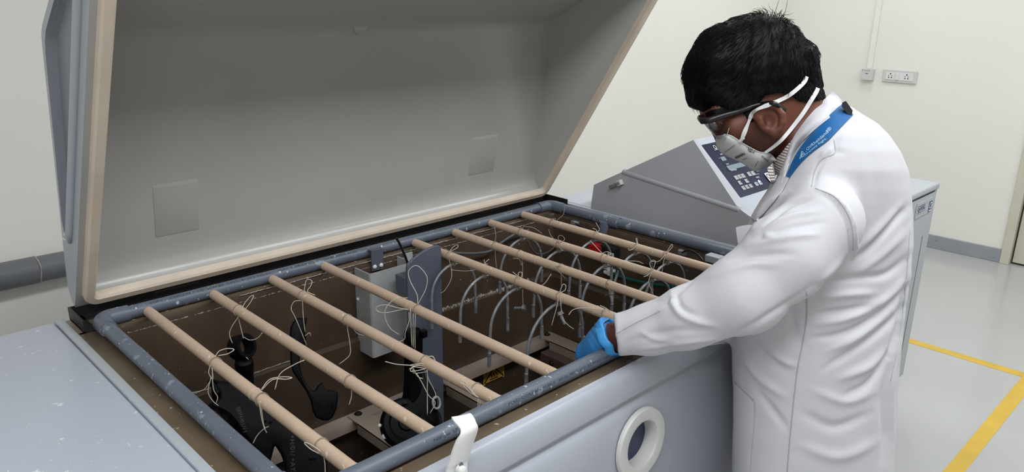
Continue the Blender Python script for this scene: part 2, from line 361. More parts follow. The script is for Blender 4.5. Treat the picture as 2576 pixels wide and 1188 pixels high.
g = text_geo('22KD CORZAN 4120-2 F35-2L 90°C ICC-ES PMG-1264 NSF', .0064, 'LEFT', 1.8)
x0p = at(1285, 1022, 1, -.795)[0]
obj('pipe_print', on_pipe(g, (x0p-.02, -.795, .943), (1, 0, 0), er, up_, .0145), 'pipe_ink', pf)
g = text_geo('NSF-pw  LP  1/2"', .0072, 'RIGHT', 1.4); obj('pipe_print', on_pipe(g, (at(1165, 1080, 1, -.795)[0], -.795, .943), (1, 0, 0), er, up_, .0145), 'pipe_ink', pf)
g = text_geo('+GF+    CORZAN  1/2" SCH 80  CPVC 4120-2 F35-2L     +GF+  CORZAN  1/2" SCH 80 CPVC 4120', .0078, 'LEFT', 1.6)
obj('pipe_print', on_pipe(g, (at(370, 755, 1, .026)[0], .026, .943), (1, 0, 0), np.array([0, -.55, .83]), np.array([0, .83, .55]), .0145), 'pipe_ink', pf)
# black rubber strip along the back
bw = .004
obj('gasket_strip', join(box(-.128, 1.345, FY1-.001, FY1+.003, FZ, .955), box(-.128, -.124, .012, FY1, FZ, .955), box(1.341, 1.345, .008, FY1, FZ, .955), box(-.128, 1.345, FY1-.03, FY1, FZ, FZ+.003), box(-.128, -.104, .012, FY1, FZ, FZ+.003), box(1.321, 1.345, .008, FY1, FZ, FZ+.003)), 'rubber_black', mc)
# left wing
obj('side_wing', join(box(ML, FX0-.018, -.86, .112, .13, .931, .008, 3), box(FX0-.018, FX0-.0165, -.86, .112, .90, .933, .0005)), 'body_grey', mc, smooth=50)
obj('wing_lip', join(box(FX0-.017, FX0-.001, -.86, .112, .80, .9335, .002, 2)), 'cabinet_grey', mc, smooth=50)
# right lip next to the flange and the shelf behind the console
obj('side_lip', box(FX1-.001, FX1+.012, -.80, .112, .85, .934, .003), 'body_plain', mc, smooth=50)
obj('rear_shelf', box(FX1+.011, MR, -.30, .102, .17, .936, .005), 'body_plain', mc, smooth=50)
# front panel, bowed, with a pressed groove
pr_ = [(-.830, .926), (-.8405, .9365), (-.848, .9355), (-.8555, .931), (-.860, .923), (-.863, .908), (-.867, .886), (-.866, .881), (-.860, .876), (-.860, .869), (-.866, .863), (-.873, .852), (-.878, .80), (-.881, .72), (-.879, .60), (-.872, .45), (-.860, .30), (-.845, .15), (-.80, .13)]
xs = np.linspace(ML, 1.42, 30)
P = np.array([[[x, y, z] for x in xs] for y, z in pr_])
fp = obj('front_panel', thick(grid(P), .004), 'body_panel', mc, smooth=50)
PCc = at(1613, 1116, 1, -.884); nx = np.array([0, -1., .05]); nx /= np.linalg.norm(nx)
ct = obj('cutter', cyl(PCc+nx*.1, PCc-nx*.02, .0455, 64), 'body_panel', None, smooth=None)
bpy.context.view_layer.update()
md = fp.modifiers.new('hole', 'BOOLEAN'); md.object = ct; md.solver = 'EXACT'
nm = bpy.data.meshes.new_from_object(fp.evaluated_get(bpy.context.evaluated_depsgraph_get())); fp.modifiers.clear(); fp.data = nm; bpy.data.objects.remove(ct)
obj('tank_shell', join(box(FX0, FX1, -.80, .105, .13, TB-.02, .01), box(FX0-.001, FX0+.012, -.80, .10, .14, .9), box(FX1-.012, FX1+.001, -.80, .10, .14, .9), box(FX0, FX1, .09, .104, .14, .9)), 'body_plain', mc)
# porthole ring in the front panel
prof = [(.0725, -.004), (.0725, .002), (.070, .005), (.052, .006), (.0475, .0045), (.0455, 0), (.0445, -.023), (.0445, -.026), (.050, -.026)]
ph = obj('porthole_flange', lathe(prof, PCc, nx, 64), 'plastic_ivory', mc, smooth=40)
obj('porthole_well', lathe([(.0001, -.024), (.0446, -.024)], PCc, nx, 48), 'panel_navy', ph)
# latch: a white lever hooking over the front pipe
lpx = [(1149, 1188, .116), (1155, 1160, .120), (1166, 1125, .126), (1175, 1100, .131), (1180, 1083, .135), (1177, 1068, .138), (1168, 1055, .140), (1160, 1044, .141)]
path = [at(a, b, 0, c) for a, b, c in lpx]
path = cat_rom([np.array([.108, -.886, .83]), np.array([.110, -.884, .88])]+path, 5)
hw = .0205; G = []
for k, p_ in enumerate(path):
    f = k/(len(path)-1); nk = 1-.28*math.exp(-((f-.76)/.13)**2)-.12*max(0, f-.8)/.2
    G.append([[p_[0]+u*hw*nk, p_[1]-.0035*(1-u*u), p_[2]+.0012*(1-u*u)*f-.004*u*max(0, f-.8)*5] for u in np.linspace(-1, 1, 9)])
lt = obj('lid_latch', thick(grid(G), .0035), 'plastic_white', mc, smooth=50)
sc_ = at(1162, 1184, 1, -.886)
obj('latch_screw', lathe([(.0001, .004), (.004, .0038), (.0065, .0025), (.0072, 0), (.0072, -.006)], sc_, (0, -1, .25), 24), 'screw_white', lt, smooth=60)
s2_ = at(1160, 1169, 1, -.8825)
obj('latch_slot', lathe([(.0001, .0012), (.0032, .0012), (.0036, 0)], s2_, (0, -1, .25), 20), 'print_grey', lt)
# ------------------------------------------------------------------ inside the tank: rails, cross bars
rz = .512
rail_g = prism([(TY1-.013, rz), (TY1-.046, rz), (TY1-.048, rz-.004), (TY1-.048, rz-.030), (TY1-.044, rz-.030), (TY1-.044, rz-.006), (TY1-.013, rz-.006)], TX0+.014, TX1-.014)
A_ = frame_of((0, 0, 0), (0, 1, 0), (0, 0, 1), (1, 0, 0))
obj('support_rail', A_(rail_g), 'rail_tan', mc, smooth=30)
obj('support_rail', join(box(TX0+.014, TX1-.014, TY0+.013, TY0+.046, rz-.004, rz), box(TX0+.014, TX1-.014, TY0+.044, TY0+.048, rz-.034, rz)), 'rail_tan', mc)
def cross_bar(xc, wd, z, name='cross_bar', m='rail_tan', y0=None, y1=None):
    y0 = TY0+.02 if y0 is None else y0; y1 = TY1-.02 if y1 is None else y1
    b = obj(name, join(box(xc-wd/2, xc+wd/2, y0, y1, z-.004, z+.002, .001), box(xc-wd/2, xc-wd/2+.003, y0, y1-.05, z-.03, z)), m, mc)
    obj('bolt', join(lathe([(.0001, .006), (.006, .006), (.0075, .004), (.0075, .002), (.011, .0015), (.011, 0)], (xc, y1-.014, z+.002), (0, 0, 1), 20)), 'steel_dark', b, smooth=40)
    return b
B1 = at(890, 1036, 2, rz+.002); B2 = at(1180, 985, 2, rz); B3 = (TX1-.042,)
for b_ in (B1, B2, B3): cross_bar(b_[0], .054, rz+.002)
q = at(1378, 893, 0, 1.16)
lb = obj('lower_bar', box(q[0]-.004, TX1-.02, q[1]-.5, q[1]+.03, q[2]-.09, q[2], .002), 'rail_dark', mc)
obj('bolt', lathe([(.0001, .005), (.006, .005), (.007, .001), (.01, 0)], (q[0]-.004, q[1]-.02, q[2]-.022), (-1, 0, 0), 16), 'steel_dark', lb, smooth=40)
bk = at(965, 1040, 1, -.06)
obj('rail_clip', join(box(bk[0]-.03, bk[0]+.03, -.10, -.048, rz-.045, rz-.042), box(bk[0]-.03, bk[0]-.027, -.10, -.048, rz-.045, rz-.012), box(bk[0]-.03, bk[0]+.02, -.1, -.05, rz-.012, rz-.008)), 'rail_tan', mc)
# hot surface sticker on the lower back wall
s0 = at(1217, 938, 1, TY1-.0185); s1 = at(1270, 908, 1, TY1-.0185); zt = s0[2]; zb = at(1217, 972, 1, TY1-.0185)[2]
sw = s1[0]-s0[0]; sh = zt-zb; oc = ((s0[0]+s1[0])/2, TY1-.0165, (zt+zb)/2)
stk = obj('hot_surface_sticker', lift(rect2(-sw/2, sw/2, -sh/2, sh/2), oc, (1, 0, 0), (0, 0, 1), 0), 'sticker_yellow', mc)
tri = [(-.46, -.36), (-.06, .42), (.06, .42), (.46, -.36), (.40, -.44), (-.40, -.44), (-.46, -.36), (-.06, .42)]
gg = [stroke2(np.array(tri)*[sw*.98, sh*.98], .0042), stroke2(np.array([(-.2, -.27), (.2, -.27)])*[sw, sh], .004)]
for k in (-.12, 0, .12): gg.append(stroke2(np.array([(k+.035*math.sin(t*6), -.18+.36*t) for t in np.linspace(0, 1, 12)])*[sw, sh], .0034))
obj('hot_symbol', lift(join(*gg), oc, (1, 0, 0), (0, 0, 1), .0006), 'print_black', stk)
# splash shield, its bracket, sensor tube
sy = -.068; sx0 = at(932, 690, 1, sy)[0]; sz1 = at(932, 690, 1, sy)[2]; sz0 = at(932, 905, 1, sy)[2]; sx1 = sx0+.135
poly = [(sx0-.003, TY1-.002), (sx0-.003, sy+.004), (sx0, sy), (sx1-.003, sy), (sx1, sy+.004), (sx1, TY1-.002)]
g = thick(grid(np.array([[[x, y, z] for x, y in poly] for z in (sz0, sz1)])), .003)
sh_ = obj('splash_shield', g, 'shield_grey', mc)
obj('shield_tab', box(sx1-.012, sx1+.012, -.05, -.047, sz1-.002, sz1+.022), 'shield_grey', sh_)
for z in (sz0+.06, sz0+.15):
    obj('rivet', lathe([(.0001, .004), (.004, .003), (.005, 0)], (sx0-.003, TY1-.012, z), (-1, 0, 0), 14), 'screw_white', sh_, smooth=60)
b0 = at(935, 632, 1, -.006); b1 = at(964, 622, 1, -.006); bz = at(950, 681, 1, -.006)[2]
br = obj('pipe_bracket', join(box(b0[0], b1[0], -.005, .001, bz, .956, .0015), box(b0[0], b1[0], -.004, .012, .951, .956, .0015)), 'pvc_plate', mc)
for u in (.22, .78): obj('screw', lathe([(.0001, .004), (.004, .0035), (.0055, .002), (.006, 0)], (b0[0]+(b1[0]-b0[0])*u, -.005, bz+.012), (0, -1, 0), 18), 'screw_white', br, smooth=60)
# fittings on the right inner wall
rw = TX1-.001
def fit(name, x0, y0, x1, y1, dep, m, zoff=0., bev=.003, par=mc, **k):
    A = at(x0, y0, 0, rw-dep); B = at(x1, y1, 0, rw-dep)
    return obj(name, box(rw-dep, rw, min(A[1], B[1]), max(A[1], B[1]), min(A[2], B[2])+zoff, max(A[2], B[2])+zoff, bev), m, par, **k)
fs = fit('float_switch', 1480, 612, 1512, 640, .03, 'red_plastic', label='red end of the float switch'); 
fit('switch_body', 1509, 615, 1545, 655, .028, 'rubber_black', par=fs)
fit('switch_label', 1528, 634, 1543, 647, .0295, 'print_white', bev=.0005, par=fs)
cn = fit('cable_connector', 1514, 670, 1531, 682, .02, 'plastic_white'); fit('connector_half', 1517, 680, 1527, 692, .022, 'plastic_white', par=cn); fit('connector_half', 1526, 679, 1537, 697, .024, 'plastic_white', par=cn)
cl = fit('hose_clip', 1435, 555, 1451, 573, .014, 'galvanised'); fit('hose_clip', 1704, 628, 1722, 646, .014, 'galvanised')
fit('junction_box', 1773, 640, 1806, 668, .03, 'cabinet_grey')
def wall_hose(name, pts, dep, r, m, ax=0, val=None, par=mc, n=6):
    val = rw-dep if val is None else val
    return obj(name, tube(cat_rom([at(x, y, ax, val) for x, y in pts], n), r, 8), m, par, smooth=180)
wall_hose('green_hose', [(1541, 688), (1580, 702), (1640, 715), (1700, 722), (1760, 735)], .012, .0055, 'hose_green')
wall_hose('black_cable', [(1560, 652), (1600, 664), (1640, 668), (1680, 660), (1690, 655)], .012, .003, 'hose_black')
wall_hose('black_cable', [(1716, 636), (1730, 630), (1748, 635), (1763, 648), (1771, 660)], .012, .003, 'hose_black')
wall_hose('black_cable', [(1448, 563), (1462, 570), (1478, 580)], .012, .003, 'hose_black')
wall_hose('grey_hose', [(1118, 628), (1140, 636), (1190, 638), (1232, 632), (1262, 610), (1298, 588), (1330, 580)], .012, .0042, 'hose_grey', 1, -.02)
wall_hose('grey_hose', [(1325, 603), (1340, 630), (1357, 640), (1383, 632), (1405, 610), (1420, 592)], .012, .003, 'hose_grey', 1, -.02)
# ------------------------------------------------------------------ lid
LA = math.radians(57.7); LH = np.array([0, .107, .9555])
LW = np.array([0, -math.cos(LA), math.sin(LA)]); LV = np.array([0, math.sin(LA), math.cos(LA)])
def lidp(x, w_, v): return np.array([x, 0, 0])+LH+LW*(w_*U)+LV*(v*U)
def lid_hit(px_, py_, w0, v0, w1, v1):     # pixel on the inner slope running from (w0, v0) to (w1, v1)
    A = LH+LW*(w0*U)+LV*(v0*U); B = LH+LW*(w1*U)+LV*(v1*U); n = np.cross(B-A, [1, 0, 0]); d = ray(px_, py_)
    P = CAM+d*((A-CAM) @ n/(d @ n)); return P[0], (P-A) @ (B-A)/((B-A) @ (B-A))
XA, XB = -.115, 1.338
outer = [(-.02, 0), (-.02, .10), (.03, .19), (.14, .255), (.30, .32), (1.92, .955), (2.0, .975), (2.09, .955), (3.50, .24), (3.58, .17), (3.60, .10), (3.60, 0)]
inner = [(.10, 0), (.115, .06), (.15, .12), (.22, .17), (.32, .21), (2.00, .865), (2.06, .875), (2.12, .855), (3.36, .20), (3.46, .12), (3.49, .06), (3.49, 0)]
def gable(v): return .035+.255*max(v, 0)   # inward lean of the inner ends, in survey units
n_o = len(outer)
Vl = []; Fl = []
for x in (XA, XB):
    for w_, v in outer: Vl.append(lidp(x+(.03*v*U if x == XA else -.03*v*U), w_, v))
for i in range(n_o-1): Fl.append((i, i+1, n_o+i+1, n_o+i))
lid = obj('lid', (np.array(Vl), Fl), 'body_plain', mc, smooth=40)
# end faces: proud frame round a sunken field
def inset(poly, d):
    P = np.array(poly, float); c = np.array([1.85, .36]); out = []
    m = len(P)
    for i in range(m):
        a, b, c_ = P[i-1], P[i], P[(i+1) % m]
        e1 = (b-a)/np.linalg.norm(b-a); e2 = (c_-b)/np.linalg.norm(c_-b)
        n1 = np.array([e1[1], -e1[0]]); n2 = np.array([e2[1], -e2[0]]); nn = (n1+n2); nn /= max(.5, nn @ nn/2)
        out.append(b+nn*d)
    return [tuple(p) for p in out]
field = [(.70, .20), (.60, .24), (.56, .34), (.62, .40), (1.90, .87), (2.0, .885), (2.1, .87), (3.3, .27), (3.36, .22), (3.28, .20)]
for x, sgn in ((XA, -1), (XB, 1)):
    lean = lambda v: x-sgn*.03*v*U
    bm = bmesh.new(); ov = [bm.verts.new(lidp(lean(v), w_, v)) for w_, v in outer]; iv = [bm.verts.new(lidp(lean(v), w_, v)) for w_, v in field]
    eo = [bm.edges.new((ov[i], ov[(i+1) % len(ov)])) for i in range(len(ov))]; ei = [bm.edges.new((iv[i], iv[(i+1) % len(iv)])) for i in range(len(iv))]
    bmesh.ops.triangle_fill(bm, use_beauty=True, edges=eo+ei)
    V1, F1 = from_bm(bm)
    sunk = inset(field, -.05) if True else field
    cxw = np.mean([w_ for w_, v in field]); cv_ = np.mean([v for w_, v in field])
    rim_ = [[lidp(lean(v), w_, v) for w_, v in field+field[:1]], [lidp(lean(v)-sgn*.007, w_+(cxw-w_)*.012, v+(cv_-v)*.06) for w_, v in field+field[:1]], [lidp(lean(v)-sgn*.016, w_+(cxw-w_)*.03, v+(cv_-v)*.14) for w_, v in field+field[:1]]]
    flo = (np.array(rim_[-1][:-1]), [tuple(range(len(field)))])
    obj('lid_end', join((V1, F1)), 'cabinet_grey', lid)
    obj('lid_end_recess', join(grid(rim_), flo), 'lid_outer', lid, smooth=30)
    bar = [lidp(x+sgn*.002, w_, .155) for w_ in np.linspace(.62, 3.45, 24)]
    obj('lid_end_bar', tube(bar, [.003]+[.0085]*22+[.003], 14), 'cabinet_grey', lid, smooth=180)
    if sgn < 0: obj('lid_rivet', join(*[lathe([(.0001, .002), (.002, .0015), (.0025, 0)], lidp(x-.001, w_, v), (-1, 0, 0), 10) for w_, v in ((.58, .285), (.54, .27), (.52, .30))]), 'screw_white', lid)
# inner shell
ni = len(inner); Vi = []
for k, s in ((0, 1), (1, -1)):
    for w_, v in inner: Vi.append(lidp((XA if k == 0 else XB)+s*(.10+gable(v))*U, w_, v))
Fi = [(i, i+1, ni+i+1, ni+i) for i in range(ni-1)]
Fi += [tuple(range(ni)), tuple(range(2*ni-1, ni-1, -1))]
bm = bmesh.new(); vv = [bm.verts.new(v) for v in Vi]
for f in Fi: bm.faces.new([vv[i] for i in f])
bmesh.ops.bevel(bm, geom=[e for e in bm.edges if len(e.link_faces) == 2 and e.calc_face_angle(0) > .5 and any(len(f.verts) > 6 for f in e.link_faces)], offset=.012, segments=4, profile=.5, affect='EDGES', clamp_overlap=True)
ish = obj('lid_lining', from_bm(bm), 'lid_inner', lid, smooth=50)
# pressed pads on the inner slope
slope = (.32, .21, 2.00, .865); sd = np.array([2.00-.32, .865-.21]); sl = np.linalg.norm(sd); sd /= sl
for c in (((383, 462), (497, 446), (395, 610)), ((1190, 345), (1255, 332), (1192, 455))):
    xa, ta = lid_hit(*c[0], *slope); xb, tb = lid_hit(*c[1], *slope); xc_, tc = lid_hit(*c[2], *slope)
    t1 = (ta+tb)/2; t0 = max(tc, .04)
    G = []
    for x, t, h in [(x, t, h) for h in (-.005, .009) for x, t in ((xa, t0), (xb, t0), (xb, t1), (xa, t1))]:
        sh2 = .025 if h > 0 else 0
        tt = t+(-sh2 if t == t1 else sh2*0); G.append(lidp(x, .32+sd[0]*sl*tt+sd[1]*h*.6, .21+sd[1]*sl*tt-sd[0]*h*.6))
    bm = bmesh.new(); vv = [bm.verts.new(g_) for g_ in G]
    for f in ((4, 5, 6, 7), (0, 1, 5, 4), (1, 2, 6, 5), (2, 3, 7, 6), (3, 0, 4, 7)): bm.faces.new([vv[i] for i in f])
    bmesh.ops.bevel(bm, geom=list(bm.edges), offset=.002, segments=2, profile=.5, affect='EDGES')
    obj('lid_pad', from_bm(bm), 'lid_inner', ish, smooth=40)
xh, th = lid_hit(905, 66, *slope)
hb = lidp(xh, .32+sd[0]*sl*th, .21+sd[1]*sl*th)
nb = -(LV*sd[0]-LW*sd[1])
obj('lid_boss', lathe([(.0001, .006), (.016, .006), (.020, .004), (.021, -.01)], hb, nb, 24), 'lid_inner', ish, smooth=40)
# tan foam seal round the rim
so = (XA+.012, XB-.012, .035, 3.56); si = (XA+.012+.022, XB-.012-.022, .125, 3.47)
def rrect(x0, x1, w0, w1, r, n=6):
    out = []
    for cx_, cw, a0 in ((x1-r, w1-r/U, 0), (x0+r, w1-r/U, 90), (x0+r, w0+r/U, 180), (x1-r, w0+r/U, 270)):
        for k in range(n+1):
            a = math.radians(a0+90*k/n); out.append((cx_+r*math.cos(a), cw+r/U*math.sin(a)))
    return out
Ro = rrect(so[0], so[1], so[2], so[3], .03); Ri = rrect(si[0], si[1], si[2], si[3], .010)
lay = [[lidp(x, w_, .01) for x, w_ in Ro], [lidp(x, w_, -.055) for x, w_ in Ro], [lidp(x+(xi-x)*.16, w_+(wi-w_)*.16, -.072) for (x, w_), (xi, wi) in zip(Ro, Ri)], [lidp(x+(xi-x)*.80, w_+(wi-w_)*.80, -.072) for (x, w_), (xi, wi) in zip(Ro, Ri)], [lidp(x, w_, -.055) for x, w_ in Ri], [lidp(x, w_, .01) for x, w_ in Ri]]
lay = [l+l[:1] for l in lay]
obj('foam_seal', grid(lay), 'foam_tan', lid, smooth=35)
# rim plate between outer shell and lining
Rp = [(XA, -.02), (XB, -.02), (XB, 3.60), (XA, 3.60)]
Rq = [(XA+(.10+gable(0))*U, .10), (XB-(.10+gable(0))*U, .10), (XB-(.10+gable(0))*U, 3.49), (XA+(.10+gable(0))*U, 3.49)]
obj('lid_rim', grid([[lidp(x, w_, 0) for x, w_ in Rp+Rp[:1]], [lidp(x, w_, 0) for x, w_ in Rq+Rq[:1]]]), 'lid_inner', lid)
for x in (.1, 1.1): obj('hinge', cyl((x-.05, FY1+.006, .94), (x+.05, FY1+.006, .94), .008, 12), 'steel_dark', mc)
# ------------------------------------------------------------------ control console
KX = FX1+.006
def kp(x, y): p_ = at(x, y, 0, KX); return (p_[1], p_[2])
pk = tuple(at(1745, 352, 0, KX+.026)[1:]); bt = kp(1495, 465); bl = kp(1488, 514); sb = kp(1862, 530); fr_ = kp(1895, 549); bo = kp(1835, 603)
prof = [bl, bt, pk, sb, fr_, (-.70, .985), (-.762, .958), (-.765, .90), (-.765, .80), (bl[0], .80)]
A_ = frame_of((0, 0, 0), (0, 1, 0), (0, 0, 1), (1, 0, 0))
KX1 = 2.12
cs = obj('console_shell', A_(prism(prof, KX+.029, KX1, .006, 3)), 'body_plain', mc, smooth=40)
cr1 = kp(1565, 433); 
# dark side cover: lower half stands proud, upper half leans back to the shell edge
mid = [cr1, sb]
inn = lambda P, d: [(P[0], P[1])]
Lw = [bl, bt, cr1, sb, fr_, (-.66, 1.0), (-.70, .975), (-.70, .93), (bo[0], bo[1]), ]
bm = bmesh.new()
X0 = KX-.002
lower = [(X0, *p_) for p_ in (bl, bt, cr1)]+[(X0, *sb), (X0, *fr_), (X0, -.70, .975), (X0, -.70, .925), (X0, bl[0], .925)]
vl = [bm.verts.new(p_) for p_ in lower]
up = bm.verts.new((KX+.024, pk[0], pk[1]))
bm.faces.new(vl); bm.faces.new([vl[2], up, vl[3]])
bm.normal_update()
bmesh.ops.recalc_face_normals(bm, faces=list(bm.faces))
ce = [e for e in bm.edges if len(e.link_faces) == 2]
bmesh.ops.bevel(bm, geom=ce, offset=.012, segments=4, profile=.5, affect='EDGES')
be = [e for e in bm.edges if len(e.link_faces) == 1]
r_ = bmesh.ops.extrude_edge_only(bm, edges=be)
for e in r_['geom']:
    if isinstance(e, bmesh.types.BMVert): e.co.x = KX+.031
bmesh.ops.recalc_face_normals(bm, faces=list(bm.faces))
g = from_bm(bm)
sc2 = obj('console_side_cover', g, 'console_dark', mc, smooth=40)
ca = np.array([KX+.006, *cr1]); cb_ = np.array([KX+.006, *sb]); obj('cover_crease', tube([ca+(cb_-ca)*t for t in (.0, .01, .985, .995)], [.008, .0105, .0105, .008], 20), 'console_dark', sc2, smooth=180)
obj('cover_gasket', tube([(X0, bl[0], .93), (X0, -.70, .93)], .0022, 6), 'rubber_black', sc2)
lp0 = at(1539, 470, 0, X0); lp1 = at(1568, 457, 0, X0)
lv = (lp1-lp0)/np.linalg.norm(lp1-lp0); ln = np.array([-1., 0, 0]); lu = np.cross(lv, ln)
bx = box(-.002, .046, -.006, .006, .001, .012, .002); bx2 = box(.034, .052, -.0085, .0085, .001, .017, .002)
Fm = frame_of(lp0, lv, lu, ln)
lk = obj('turn_latch', Fm(bx), 'galvanised', sc2, smooth=40); obj('latch_head', Fm(bx2), 'plastic_ivory', sc2, smooth=40); obj('latch_pivot', lathe([(.0001, .003), (.0045, .0025), (.005, 0)], lp0+lv*.043+ln*.017, ln, 16), 'galvanised', sc2, smooth=60)
# control panel on the sloping front: local u along x, v up the slope
pkv = np.array([0, pk[0], pk[1]]); sbv = np.array([0, sb[0], sb[1]]); ev = pkv-sbv; evl = np.linalg.norm(ev); ev /= evl
en = np.cross([1, 0, 0], ev)
def cp(x, y, off=0.):                      # pixel -> (u, v) on the slope
    A = sbv+np.array([KX, 0, 0]); d = ray(x, y); P = CAM+d*((A-CAM) @ en/(d @ en)); return np.array([P[0], (P-A) @ ev])
def put(g, off): return lift(g, sbv, (1, 0, 0), ev, off)
c20 = crop(1720, 320, 5.938)
q0 = cp(*c20(275, 268)); q1 = cp(*c20(835, 1060)); ux0 = (q0[0]+q1[0])/2; v0 = q1[1]; v1 = q0[1]
pn = obj('control_panel', put(prism([(ux0, v0), (ux0+.60, v0), (ux0+.60, v1), (ux0, v1)], 0, .0025), 0.001), 'panel_navy', mc)
def pad(name, quad, m, off=.0045, h=.003, par=pn):
    P = np.array([cp(*c20(*q)) for q in quad]); x0, y0 = P.min(0); x1, y1 = P.max(0)
    xs_ = sorted(P[:, 0]); ys_ = sorted(P[:, 1]); x0 = (xs_[0]+xs_[1])/2; x1 = (xs_[2]+xs_[3])/2; y0 = (ys_[0]+ys_[1])/2; y1 = (ys_[2]+ys_[3])/2
    return obj(name, put(prism([(x0, y0), (x1, y0), (x1, y1), (x0, y1)], 0, h, .0008, 1), off-.002), m, par), (x0, x1, y0, y1)
pad('status_screen', ((533, 460), (595, 440), (635, 498), (572, 517)), 'lcd')
pad('status_screen', ((630, 590), (870, 525), (915, 590), (670, 655)), 'lcd')
btn = [((742, 737), (788, 725), (812, 785), (768, 798)), ((795, 722), (838, 710), (862, 770), (820, 783)), ((845, 708), (888, 697), (915, 757), (872, 770)), ((797, 815), (840, 803), (868, 860), (825, 872)), ((897, 787), (940, 776), (968, 832), (925, 845)), ((850, 893), (895, 880), (922, 938), (880, 950)), ((907, 876), (948, 864), (975, 920), (935, 933)), ((962, 862), (1003, 850), (1025, 905), (988, 917)),
       ((935, 682), (980, 670), (1005, 728), (960, 740)), ((992, 668), (1035, 657), (1060, 713), (1016, 725)), ((1045, 833), (1088, 822), (1113, 878), (1070, 890)), ((1103, 817), (1145, 806), (1168, 862), (1125, 875))]
txt = ['?', '▲', 'ESC', '◀', '▶', 'MENU', '▼', 'SET', 'RUN', 'OK', 'STOP', 'RUN']
for qd, tx in zip(btn, txt):
    b_, (x0, x1, y0, y1) = pad('key_button', qd, 'button_white'); cxm = (x0+x1)/2; cym = (y0+y1)/2; s_ = min(x1-x0, y1-y0)
    if tx in '▲◀▶▼':
        a0 = {'▲': 90, '▶': 0, '◀': 180, '▼': 270}[tx]; g = poly2([(cxm+.26*s_*math.cos(math.radians(a0+k)), cym+.26*s_*math.sin(math.radians(a0+k))) for k in (0, 120, 240)])
    else:
        g = text_geo(tx, s_*.42 if len(tx) > 1 else s_*.7, 'CENTER', .8); g = (g[0]+np.array([cxm, cym, 0]), g[1])
    obj('key_print', put(g, .0059), 'print_black', b_)
led = cp(*c20(1103, 823)); obj('status_light', put(lathe([(.0001, .003), (.003, .002), (.004, 0)], (led[0], led[1], 0), (0, 0, 1), 14), .006), 'led_blue', pn)
def ptext(s, x, y, size, m='print_white', par=pn, al='LEFT', sx=1.):
    q_ = cp(*c20(x, y)); g = text_geo(s, size, al, sx); obj('panel_print', put((g[0]+np.array([q_[0], q_[1], 0]), g[1]), .0042), m, par)
ptext('Q-FOG', 432, 318, .02, sx=.9); ptext('corrosion tester', 445, 352, .008)
ptext('time', 618, 568, .008); ptext('message', 690, 660, .009); ptext('test', 530, 420, .008); ptext('▪', 508, 480, .008)
ptext('ON', 1068, 668, .011); ptext('stop', 1064, 765, .010)
q_ = cp(*c20(965, 745)); q2 = cp(*c20(1110, 707)); obj('panel_print', put(stroke2([q_, q2], .001), .0042), 'print_white', pn)
q_ = cp(*c20(1185, 705)); q3 = cp(*c20(1270, 830)); hh = abs(q_[1]-q3[1])
lg = obj('maker_badge', put(rect2(q_[0], q_[0]+hh*.72, q3[1], q_[1]), .0042), 'print_white', pn)
cb = np.array([q_[0]+hh*.36, (q_[1]+q3[1])/2+hh*.08]); 
obj('badge_ring', put(stroke2([(cb[0]+hh*.22*math.cos(a), cb[1]+hh*.26*math.sin(a)) for a in np.linspace(0, 2*math.pi, 30)], hh*.11), .0047), 'panel_navy', lg)
obj('badge_tail', put(join(stroke2([(cb[0]+hh*.05, cb[1]-hh*.12), (cb[0]+hh*.24, cb[1]-hh*.30)], hh*.07), rect2(q_[0]+hh*.1, q_[0]+hh*.62, q3[1]+hh*.04, q3[1]+hh*.12)), .0047), 'panel_navy', lg)
# ------------------------------------------------------------------ reservoir cabinet on the right
CYF = -.765
cz1 = at(2366, 459, 1, CYF)[2]; cxr = at(2366, 459, 1, CYF)[0]; czb = at(2275, 945, 1, CYF)[2]
cab = obj('reservoir_cabinet', join(box(KX+.02, cxr, CYF+.006, -.30, czb, cz1-.022, .003)), 'cabinet_grey', mc)
obj('cabinet_top', box(KX1-.02, cxr, CYF, .10, cz1-.024, cz1, .006, 3), 'cabinet_grey', cab, smooth=50)
obj('cabinet_lid', join(box(KX1+.01, cxr-.085, -.62, .0, cz1-.001, cz1+.004, .002)), 'body_plain', cab)
lt1 = (cxr-.085, -.05); lt2 = (0, -.62)
obj('lid_groove', join(tube([(lt1[0], lt1[1], cz1+.0005), (lt1[0], lt2[1], cz1+.0005)], .002, 6), tube([(KX1, lt2[1], cz1+.0005), (lt1[0], lt2[1], cz1+.0005)], .002, 6)), 'console_dark', cab)
obj('door_seam', join(box(KX+.02, cxr-.03, CYF+.0045, CYF+.0075, cz1-.030, cz1-.025)), 'dark_gap', cab)
obj('side_seam', box(cxr-.075, cxr-.0738, CYF+.0045, CYF+.0062, czb+.01, cz1-.19), 'pipe_grey', cab)
for x in (KX+.2, cxr-.1): obj('cabinet_foot', cyl((x, CYF+.12, 0), (x, CYF+.12, czb+.002), .022, 16), 'rubber_black', cab)
for x in (-.6, -.2, 1.2):
    for y in (-.7, 0): obj('machine_foot', cyl((x, y, 0), (x, y, .14), .022, 16), 'rubber_black', mc)
c22 = crop(2260, 430, 7.92); yl = CYF+.006
def lp(x, y): return at(*c22(x, y), 1, yl)
a = lp(355, 665); b = lp(330, 925); c_ = lp(665, 530)
x0 = (a[0]+b[0])/2; x1 = c_[0]; z1 = a[2]; z0 = lp(335, 960)[2]
pl = obj('name_plate', box(x0, x1, yl-.003, yl, z0, z1, .001), 'cabinet_grey', cab)
def fl_(g, x, z, off=.0035): return lift(g, (x, yl, z), (1, 0, 0), (0, 0, 1), off)
ta = lp(375, 715); tb_ = lp(520, 670); bb = lp(352, 855); wt = tb_[0]-ta[0]; ht = ta[2]-bb[2]
xt = (ta[0]+bb[0])/2; zt0 = bb[2]
